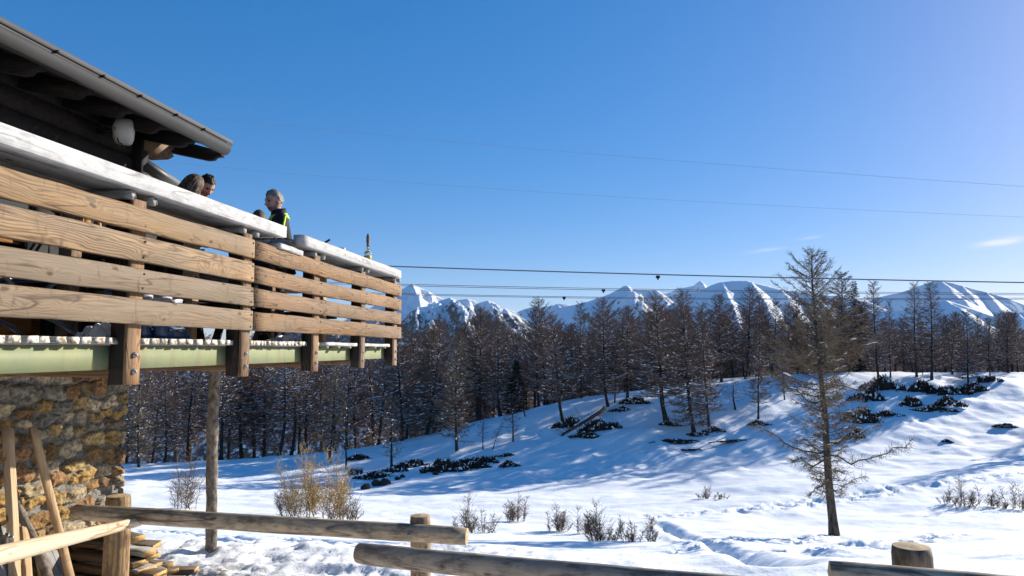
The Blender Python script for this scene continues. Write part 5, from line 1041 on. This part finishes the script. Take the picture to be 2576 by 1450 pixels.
boot(4.92, 3.40, 'blue boot with grey cuff beside the black one', M['bootblue'], M['bootgrey'], AZ + 1.7); boot(5.12, 3.38, 'blue boot with grey cuff, third in the row', M['bootblue'], M['bootgrey'], AZ + 1.5); boot(5.32, 3.42, 'blue ski boot at the right end of the row', M['bootblue'], M['bootgrey'], AZ + 1.2)
# snow left on the boards
def lump(px, py, n, w, h, label, seed):
    p = onN(px, py, n); nx = 40; X, Y = np.meshgrid(np.linspace(-1, 1, nx), np.linspace(-1, 1, nx)); rr = np.hypot(X, Y); z = np.clip(1 - rr ** 2 + 0.35 * fbm(X * 3 + seed, Y * 3, 4, seed), 0, 2) * h * (rr < 1.15) - 0.01
    V = np.stack([X * w / 2, Y * w / 3, z], -1); ii = np.arange(nx * nx).reshape(nx, nx); Fq = np.stack([ii[:-1, :-1], ii[:-1, 1:], ii[1:, 1:], ii[1:, :-1]], -1).reshape(-1, 4)
    Mx = Matrix((Vector(DV), Vector(NV), Vector((0, 0, 1)))).transposed().to_4x4(); Mx.translation = Vector((p[0], p[1], FL)); o = link('snow_lump', mesh_np('snow_lump', V, Fq, [M['snowtwig']], smooth=True), M=Mx); return tag(o, label, 'snow')
lump(262, 855, 3.36, 0.42, 0.10, 'crusty snow lump on the floor boards by the first post', 2); lump(715, 862, 3.4, 0.5, 0.07, 'old snow on the boards by the gap of the counters', 5)
# ski pole / red stick against the wall
V, Fs = sweep([onN(243, 545, 4.6), onN(262, 720, 4.3)], 0.014, 8); o = part('red_stick', V, Fs, plain('red_paint', (0.25, 0.02, 0.03), 0.4), None); tag(o, 'red and dark stick leaning beside the wooden shutter', 'stick')
V, Fs = sweep([onN(249, 545, 4.55), onN(268, 720, 4.25)], 0.012, 8); o = part('pale_stick', V, Fs, M['logpale'], None); tag(o, 'pale broom stick leaning beside the wooden shutter', 'stick')
# things on the far counter
CT = 1.092
bo = onN(925, 655, 3.22); bo = np.array([bo[0], bo[1], CT])
bt_ = empty('glass_bottle', bo, 'clear square bottle with brown stopper on the far counter', 'bottle')
gl = NT('bottle_glass'); gl.b.inputs['Transmission Weight'].default_value = 0.9; gl.b.inputs['IOR'].default_value = 1.45; M['bglass'] = gl.fin((0.75, 0.82, 0.72), 0.05, 0.5)
Mb = Matrix.Translation(Vector(bo)); link('bottle_body', lathe('bottle_body', [(0.045, 0.0), (0.048, 0.01), (0.048, 0.15), (0.044, 0.17), (0.02, 0.2), (0.016, 0.21), (0.016, 0.23)], [M['bglass']], 18), bt_, M=Mb)
link('label', lathe('label', [(0.0486, 0.05), (0.0486, 0.11)], [plain('yellow_label', (0.55, 0.42, 0.12), 0.6)], 18), bt_, M=Mb)
link('stopper', lathe('stopper', [(0.018, 0.225), (0.018, 0.26), (0.024, 0.3), (0.022, 0.36), (0.010, 0.395), (0.0, 0.4)], [M['post']], 14), bt_, M=Mb)
def cup(px, py, n, r, h, label, nm='paper_cup'):
    p = onN(px, py, n); o = link(nm, lathe(nm, [(r * .75, 0), (r * .8, 0.002), (r, h), (r * .92, h), (r * .7, 0.01), (0.0, 0.008)], [M['white']], 16), M=Matrix.Translation(Vector((p[0], p[1], CT)))); return tag(o, label, 'cup')
cup(862, 625, 3.2, 0.035, 0.085, 'white cup left of the bottle on the far counter'); cup(884, 632, 3.2, 0.03, 0.06, 'small white cup close to the bottle')
for (px, py, n, w, label) in ((948, 655, 3.2, 0.22, 'flat white tray right of the bottle'), (978, 668, 3.2, 0.3, 'white napkin box near the end of the far counter'), (822, 606, 3.25, 0.16, 'crumpled white napkin by the dark rod')):
    p = onN(px, py, n); V, Fs = boxv(-w / 2, w / 2, -.06, .06, 0, 0.03); Mx = Matrix((Vector(DV), Vector(NV), Vector((0, 0, 1)))).transposed().to_4x4(); Mx.translation = Vector((p[0], p[1], CT - 0.012)); bm = bmesh.new(); b2 = MB(); b2.add(V, Fs); me = b2.mesh('tray', [M['white']]); bm.from_mesh(me); bmesh.ops.bevel(bm, geom=bm.edges[:], offset=0.008, segments=2, affect='EDGES'); bm.to_mesh(me); bm.free(); o = link('white_tray', me, M=Mx); tag(o, label, 'tray')
a_ = onN(800, 612, 3.3); V, Fs = sweep([np.array([a_[0], a_[1], CT + 0.03]), onN(830, 603, 3.15)], 0.012, 8); o = part('dark_rod', V, Fs, M['black'], None); tag(o, 'short dark rod sticking out over the far counter', 'rod')
# ------------------------------------------------------------------ people on the terrace
M['skin'] = plain('skin', (0.50, 0.27, 0.19), 0.5, 0.35, 0, 30, 0.08); M['navy'] = plain('navy_jacket', (0.016, 0.015, 0.024), 0.75, 0.2, 0, 20, 0.3, 0.2); M['neon'] = plain('neon_yellow', (0.55, 0.80, 0.03), 0.6)
M['trousers'] = plain('dark_trousers', (0.03, 0.03, 0.035), 0.8); M['brownjacket'] = plain('dark_brown_jacket', (0.022, 0.017, 0.015), 0.7, 0.2, 0, 20, 0.3, 0.2)
def hairmat(name, a, b):
    s = NT(name); v = s.coord('Object', (60, 60, 22)); n = s.noise(v, 1.0, 4, 0.7, 0.8); s.bump(n, 0.9, 0.01); return s.fin(s.mix(s.ramp(n, [(0.38, 0.0), (0.62, 1.0)]), a, b), 0.55, 0.3)
M['hairdark'] = hairmat('dark_curly_hair', (0.010, 0.009, 0.008), (0.045, 0.038, 0.032)); M['hairgrey'] = hairmat('grey_hair', (0.05, 0.045, 0.042), (0.30, 0.28, 0.26)); M['hairbrown'] = hairmat('brown_hair', (0.022, 0.013, 0.009), (0.12, 0.07, 0.04)); M['stubble'] = hairmat('grey_stubble', (0.16, 0.10, 0.08), (0.30, 0.24, 0.20))
M['hairlong'] = hairmat('long_brown_hair', (0.014, 0.009, 0.007), (0.17, 0.105, 0.065)); M['eye'] = plain('eye', (0.02, 0.015, 0.012), 0.1, 0.6)
def skinned(joints, edges, radii, root, mat, name, sub=2):
    me = bpy.data.meshes.new(name); me.from_pydata([tuple(j) for j in joints], edges, []); o = bpy.data.objects.new(name, me); C.objects.link(o)
    o.modifiers.new('skin', 'SKIN'); sv = me.skin_vertices[0].data
    for i, r in enumerate(radii): sv[i].radius = (r, r) if np.isscalar(r) else r
    for i in range(len(radii)): sv[i].use_root = (i == root)
    m2 = o.modifiers.new('sub', 'SUBSURF'); m2.levels = sub; m2.render_levels = sub
    dg = bpy.context.evaluated_depsgraph_get(); out = bpy.data.meshes.new_from_object(o.evaluated_get(dg)); bpy.data.objects.remove(o); bpy.data.meshes.remove(me)
    out.materials.clear(); out.materials.append(mat); out.shade_smooth(); out.name = name; return out
def head_arrays(nu=48, nv=36):
    """face looks along +X; origin at the head centre"""
    u = np.linspace(0, 2 * math.pi, nu, endpoint=False); v = np.linspace(0.0, math.pi, nv); U, Vv = np.meshgrid(u, v)
    x = np.cos(U) * np.sin(Vv); y = np.sin(U) * np.sin(Vv); z = np.cos(Vv)
    fr = np.clip(x, 0, 1); X = x * 0.098; Y = y * 0.077; Z = z * 0.12
    low = np.clip(-z, 0, 1); Y = Y * (1 - 0.28 * low ** 1.5); X = np.where(x < 0, X * (1 - 0.35 * low ** 1.2), X * (1 - 0.05 * low)) ; X = X + 0.012 * low * (x > -.4)
    g = lambda yc, zc, sy, sz: np.exp(-((Y - yc) / sy) ** 2 - ((Z - zc) / sz) ** 2) * (x > 0)
    X = X + 0.007 * g(0, 0.028, 0.055, 0.012)                                   # brow
    for s in (-1, 1): X = X - 0.014 * g(s * 0.031, 0.006, 0.016, 0.012); X = X + 0.006 * g(s * 0.036, -0.022, 0.018, 0.018)   # sockets, cheekbones
    X = X + 0.030 * g(0, -0.030, 0.012, 0.012) + 0.018 * g(0, -0.008, 0.009, 0.022) + 0.008 * (g(0.012, -0.035, .007, .008) + g(-0.012, -0.035, .007, .008))  # nose
    X = X + 0.007 * g(0, -0.064, 0.02, 0.006) + 0.008 * g(0, -0.077, 0.018, 0.006) - 0.006 * g(0, -0.070, 0.024, 0.0035) + 0.010 * g(0, -0.104, 0.02, 0.013)   # lips, chin
    P = np.stack([X, Y, Z], -1); ii = np.arange(nv * nu).reshape(nv, nu); r = np.roll(ii, -1, 1)
    Fq = np.stack([ii[:-1], ii[1:], r[1:], r[:-1]], -1).reshape(-1, 4); return P.reshape(-1, 3), Fq, x.ravel(), z.ravel()
def Rm(yaw=0, pitch=0, roll=0): return Matrix.Rotation(yaw, 4, 'Z') @ Matrix.Rotation(pitch, 4, 'Y') @ Matrix.Rotation(roll, 4, 'X')
def remesh(meshes, mat, name, voxel=0.006):
    bm = bmesh.new()
    for me in meshes: bm.from_mesh(me)
    me = bpy.data.meshes.new(name); bm.to_mesh(me); bm.free(); o = bpy.data.objects.new(name, me); C.objects.link(o)
    m = o.modifiers.new('r', 'REMESH'); m.mode = 'VOXEL'; m.voxel_size = voxel; m3 = o.modifiers.new('s', 'SMOOTH'); m3.iterations = 2; m3.factor = 0.4
    dg = bpy.context.evaluated_depsgraph_get(); out = bpy.data.meshes.new_from_object(o.evaluated_get(dg)); bpy.data.objects.remove(o); bpy.data.meshes.remove(me)
    out.materials.clear(); out.materials.append(mat); out.shade_smooth(); out.name = name; return out
def person(headpos, yaw, headyaw, pitch, label, hair, jacket, scale=1.0, bend=0.0, hairlen=0.0, beard=False, neon=False, roll=0.0, curly=0.004, armout=0.25):
    """headpos: world position of the head centre; feet on the terrace floor"""
    hp = np.array(headpos); Hh = (hp[2] - FL) / scale                     # head centre height in body units
    k = Hh / 1.63; bx_ = math.sin(bend) * 0.55
    foot = Matrix.Translation(Vector((hp[0], hp[1], FL))) @ Rm(yaw) @ Matrix.Translation(Vector((-(bx_ + 0.06) * scale, 0, 0))) @ Matrix.Scale(scale, 4)
    e = empty('person', foot.to_translation(), label, 'person')
    J = {}
    def j(n, x, y, z): J[n] = (x, y, z * k)
    j('pelvis', 0, 0, 0.95); j('spine', bx_ * 0.25, 0, 1.13); j('chest', bx_ * 0.65, 0, 1.33); j('neck', bx_ * 0.92, 0, 1.47); j('skull', bx_ + 0.03, 0, 1.57)
    for s, n in ((1, 'l'), (-1, 'r')):
        j('sh' + n, bx_ * 0.8, s * 0.185, 1.40); j('el' + n, bx_ * 0.8 + 0.06, s * (0.20 + armout * .3), 1.13); j('wr' + n, bx_ * 0.8 + 0.27, s * 0.14, 1.04)
        j('pa' + n, bx_ * 0.8 + 0.34, s * 0.12, 1.035)
        for q, (dx, dy, l) in enumerate(((0.045, 0.03, .045), (0.08, 0.022, .05), (0.09, 0.006, .055), (0.085, -0.010, .05), (0.07, -0.025, .04))):
            if q == 0: J['f%d0' % q + n] = (J['pa' + n][0] - 0.01, J['pa' + n][1] - s * 0.035, J['pa' + n][2]); J['f%d1' % q + n] = (J['pa' + n][0] + 0.03, J['pa' + n][1] - s * 0.055, J['pa' + n][2] - 0.015)
            else: J['f%d0' % q + n] = (J['pa' + n][0] + dx, J['pa' + n][1] + s * dy, J['pa' + n][2]); J['f%d1' % q + n] = (J['pa' + n][0] + dx + l * .8, J['pa' + n][1] + s * dy, J['pa' + n][2] - 0.03)
        j('hip' + n, 0, s * 0.10, 0.90); j('kn' + n, 0.03, s * 0.11, 0.50); j('an' + n, -0.02, s * 0.11, 0.09); j('toe' + n, 0.15, s * 0.13, 0.045)
    names = list(J); ix = {n: i for i, n in enumerate(names)}
    E = [('pelvis', 'spine'), ('spine', 'chest'), ('chest', 'neck'), ('neck', 'skull')]
    for n in 'lr':
        E += [('chest', 'sh' + n), ('sh' + n, 'el' + n), ('el' + n, 'wr' + n), ('wr' + n, 'pa' + n), ('pelvis', 'hip' + n), ('hip' + n, 'kn' + n), ('kn' + n, 'an' + n), ('an' + n, 'toe' + n)]
        for q in range(5): E += [('pa' + n, 'f%d0' % q + n), ('f%d0' % q + n, 'f%d1' % q + n)]
    rad = {'pelvis': .10, 'spine': .09, 'chest': .10, 'neck': .055, 'skull': .055, 'sh': .05, 'el': .036, 'wr': .027, 'pa': (.035, .018), 'hip': .07, 'kn': .055, 'an': .042, 'toe': .032}
    rr = [rad.get(n, rad.get(n[:-1], 0.009)) for n in names]
    body = skinned([J[n] for n in names], [(ix[a], ix[b]) for a, b in E], rr, 0, M['skin'], 'body')
    P, Fq, fx, fz = head_arrays(); hc = Vector((bx_ + 0.06, 0, 1.63 * k))
    HM_ = Matrix.Translation(hc) @ Rm(headyaw, pitch, roll)
    tr = lambda A: np.array([(HM_ @ Vector(p))[:] for p in A])
    hm = mesh_np('h', tr(P), Fq); ears = []
    for s in (-1, 1):
        th = np.linspace(0, 2 * math.pi, 14, endpoint=False); V = []
        for (w, off) in ((0.6, 0.0), (1.0, 0.010), (0.95, 0.016), (0.5, 0.014)):
            V += [(-0.008 + 0.017 * w * math.cos(a) - 0.006 * math.sin(a), s * (0.070 + off), -0.008 + 0.031 * w * math.sin(a)) for a in th]
        Fs = [(i * 14 + q, i * 14 + (q + 1) % 14, (i + 1) * 14 + (q + 1) % 14, (i + 1) * 14 + q) for i in range(3) for q in range(14)] + [tuple(range(14))[::-1], tuple(range(42, 56))]
        if s < 0: Fs = [f[::-1] for f in Fs]
        ears.append(mesh_np('e', tr(V), Fs))
    link('body', remesh([body, hm] + ears, M['skin'], 'body'), e, M=foot)
    for s in (-1, 1):
        bm = bmesh.new(); bmesh.ops.create_uvsphere(bm, u_segments=12, v_segments=8, radius=0.0115); me = bpy.data.meshes.new('eye'); bm.to_mesh(me); bm.free(); me.materials.append(M['eye']); me.shade_smooth(); link('eye', me, e, M=foot @ HM_ @ Matrix.Translation(Vector((0.079, s * 0.031, 0.006))))
        V, Fs = sweep(tr([(0.094 - 0.25 * abs(y) ** 1.2 * 1.2, s * y, 0.026 - (y - .03) ** 2 * 8) for y in np.linspace(0.012, 0.048, 6)]), 0.0045, 6); part('eyebrow', V, Fs, hair, e, foot)
    # hair cap, lower at the back, with curls
    Zr = P[:, 2]; Xr = P[:, 0]; lim = np.where(Xr > 0.055, 0.062, np.where(Xr > 0.0, 0.035 - (0.03 - Xr) * 0.5, -0.045)); hm_ = Zr > lim
    fm = hm_[Fq].all(1); rn = fbm(P[:, 0] * 70 + 5, P[:, 1] * 70 + P[:, 2] * 50, 3, 4); out = P * (1 + (0.012 + 0.10 * sstep(0, 0.05, Zr - lim))[:, None] * 0.9) + P / np.linalg.norm(P, axis=1)[:, None] * (0.004 + curly * rn)[:, None]
    fb = np.concatenate([Fq[fm], ]); link('hair', mesh_np('hair', tr(out), fb, [hair], smooth=True), e, M=foot)
    if beard:
        bz_ = (Zr < -0.052) & (Xr > 0.0) | ((Zr < -0.0) & (np.abs(P[:, 1]) > 0.055) & (Xr > 0) & (Xr < 0.05)); bm_ = bz_[Fq].all(1); link('beard', mesh_np('beard', tr(P * 1.03 + P / np.linalg.norm(P, axis=1)[:, None] * (0.002 * rn)[:, None]), Fq[bm_], [M['stubble']], smooth=True), e, M=foot)
    if hairlen > 0:
        na, ns = 72, 40; aa = np.linspace(0.95, 2 * math.pi - 0.95, na); ss = np.linspace(0, 1, ns); A, S = np.meshgrid(aa, ss)
        zz = np.where(S < 0.35, 0.132 * np.cos(S / 0.35 * math.pi / 2), -(S - 0.35) / 0.65 * hairlen * (1 + 0.12 * fbm(A * 5, A * 0, 3, 2)))
        rr = np.where(S < 0.35, np.sin(S / 0.35 * math.pi / 2), 1.0 + 0.25 * (S - .35)) * (1 + 0.05 * ridged(A * 7, S * 1.2, 3, 5) + 0.05 * fbm(A * 2.5, S * 3, 2, 8))
        V = np.stack([np.cos(A) * rr * 0.112, np.sin(A) * rr * 0.098, zz + 0.012], -1).reshape(-1, 3); V2 = V * np.array([0.86, 0.86, 1.0]); ii = np.arange(na * ns).reshape(ns, na); q = np.stack([ii[:-1, :-1], ii[1:, :-1], ii[1:, 1:], ii[:-1, 1:]], -1).reshape(-1, 4)
        link('long_hair', mesh_np('long_hair', tr(np.concatenate([V, V2])), np.concatenate([q, q[:, ::-1] + na * ns]), [M['hairlong']], smooth=True), e, M=foot)
    jn = ['pelvis', 'spine', 'chest', 'neck', 'shl', 'ell', 'wrl', 'shr', 'elr', 'wrr', 'hem']; J['hem'] = (J['pelvis'][0], 0, 0.84 * k); ji = {n: i for i, n in enumerate(jn)}
    je = [('pelvis', 'spine'), ('spine', 'chest'), ('chest', 'neck'), ('chest', 'shl'), ('shl', 'ell'), ('ell', 'wrl'), ('chest', 'shr'), ('shr', 'elr'), ('elr', 'wrr'), ('pelvis', 'hem')]
    jr = {'pelvis': (.175, .14), 'spine': (.17, .135), 'chest': (.185, .145), 'neck': (.072, .068), 'hem': (.18, .145)}; jw = {'sh': .09, 'el': .085, 'wr': .06}
    link('jacket', skinned([J[n] for n in jn], [(ji[a], ji[b]) for a, b in je], [jr.get(n) or jw[n[:-1]] for n in jn], 0, jacket, 'jacket'), e, M=foot)
    ln = ['pelvis', 'hipl', 'knl', 'anl', 'hipr', 'knr', 'anr']; li = {n: i for i, n in enumerate(ln)}
    link('trousers', skinned([J[n] for n in ln], [(0, 1), (1, 2), (2, 3), (0, 4), (4, 5), (5, 6)], [(.15, .12), .105, .078, .07, .105, .078, .07], 0, M['trousers'], 'trousers'), e, M=foot)
    for n in 'lr':
        a, t_ = np.array(J['an' + n]), np.array(J['toe' + n]); V, Fs = sweep([a + [-.06, 0, -.03], a + [0, 0, -.035], (a + t_) / 2 + [0, 0, -.01], t_ + [.03, 0, -0.005]], [0.045, 0.058, 0.052, 0.03], 10); part('shoe', V, Fs, M['black'], e, foot, True)
    nk = np.array(J['neck']); cz = nk[2] + 0.015
    def ring(r0, r1, z0, z1, mat, name, a0=0, a1=2 * math.pi, tilt=0.02):
        aa = np.linspace(a0, a1, 28); V = []
        for r, z in ((r0, z0), (r1, z1), (r1 - 0.012, z1), (r0 - 0.012, z0)): V += [(nk[0] + 0.012 + r * math.cos(a), r * math.sin(a) * 1.02, z - tilt * math.cos(a)) for a in aa]
        Fs = [(q * 28 + i, q * 28 + i + 1, ((q + 1) % 4) * 28 + i + 1, ((q + 1) % 4) * 28 + i) for q in range(4) for i in range(27)]; part(name, V, Fs, mat, e, foot, True)
    ring(0.088, 0.078, cz - 0.05, cz + 0.045, jacket, 'collar')
    if neon:
        ring(0.125, 0.093, cz - 0.075, cz - 0.01, M['neon'], 'collar_lining', 0.3, 5.4)
        for n in 'lr':
            s, el, w = (np.array(J[q + n]) for q in ('sh', 'el', 'wr')); o_ = np.array([-0.03, 0.085 if n == 'l' else -0.085, 0.0]); V, Fs = sweep([s + o_ * .9 + [0, 0, .02], s * .5 + el * .5 + o_ * .85, el + o_ * .72, el * .4 + w * .6 + o_ * .55], [0.010, 0.014, 0.014, 0.010], 8); part('sleeve_stripe', V, Fs, M['neon'], e, foot, True)
        ring(0.20, 0.20, J['hem'][2] - cz + cz - 0.0, J['hem'][2] + 0.05, M['neon'], 'hem_band', tilt=0.0)
    return e
def headat(px, py, D): p = atY(px, py, D); return p
person(headat(690, 507, 8.1), R(205), R(24), R(12), 'man with short grey hair and beard, dark jacket with neon yellow collar', M['hairgrey'], M['navy'], beard=True, neon=True)
person(headat(519, 468, 8.0), R(-20), R(-15), R(42), 'man with dark curly hair bending his head down over the counter', M['hairdark'], M['brownjacket'], bend=0.45, curly=0.009)
person(headat(484, 470, 7.75), R(40), R(20), R(25), 'woman seen from behind with long brown hair and black cap', M['hairdark'], M['brownjacket'], hairlen=0.26, curly=0.002, roll=0.3, bend=0.3)
person(headat(651, 556, 7.7), R(100), R(10), R(5), 'child with smooth dark hair, only the head top over the counter', M['hairbrown'], M['navy'], scale=0.88, curly=0.001)
# ------------------------------------------------------------------ the air between here and the far mountains
hz = bpy.data.materials.new('haze'); hz.use_nodes = True; hn = hz.node_tree; hn.nodes.clear(); ho = hn.nodes.new('ShaderNodeOutputMaterial'); hv = hn.nodes.new('ShaderNodeVolumePrincipled')
hv.inputs['Color'].default_value = (0.62, 0.76, 1.0, 1); hv.inputs['Density'].default_value = 2.2e-5; hn.links.new(hv.outputs[0], ho.inputs['Volume'])
b_ = MB(); V, Fs = boxv(-9000, 9000, -300, 9500, -470, 700); b_.add(V, Fs); tag(link('haze', b_.mesh('haze', [hz])), kind='stuff')
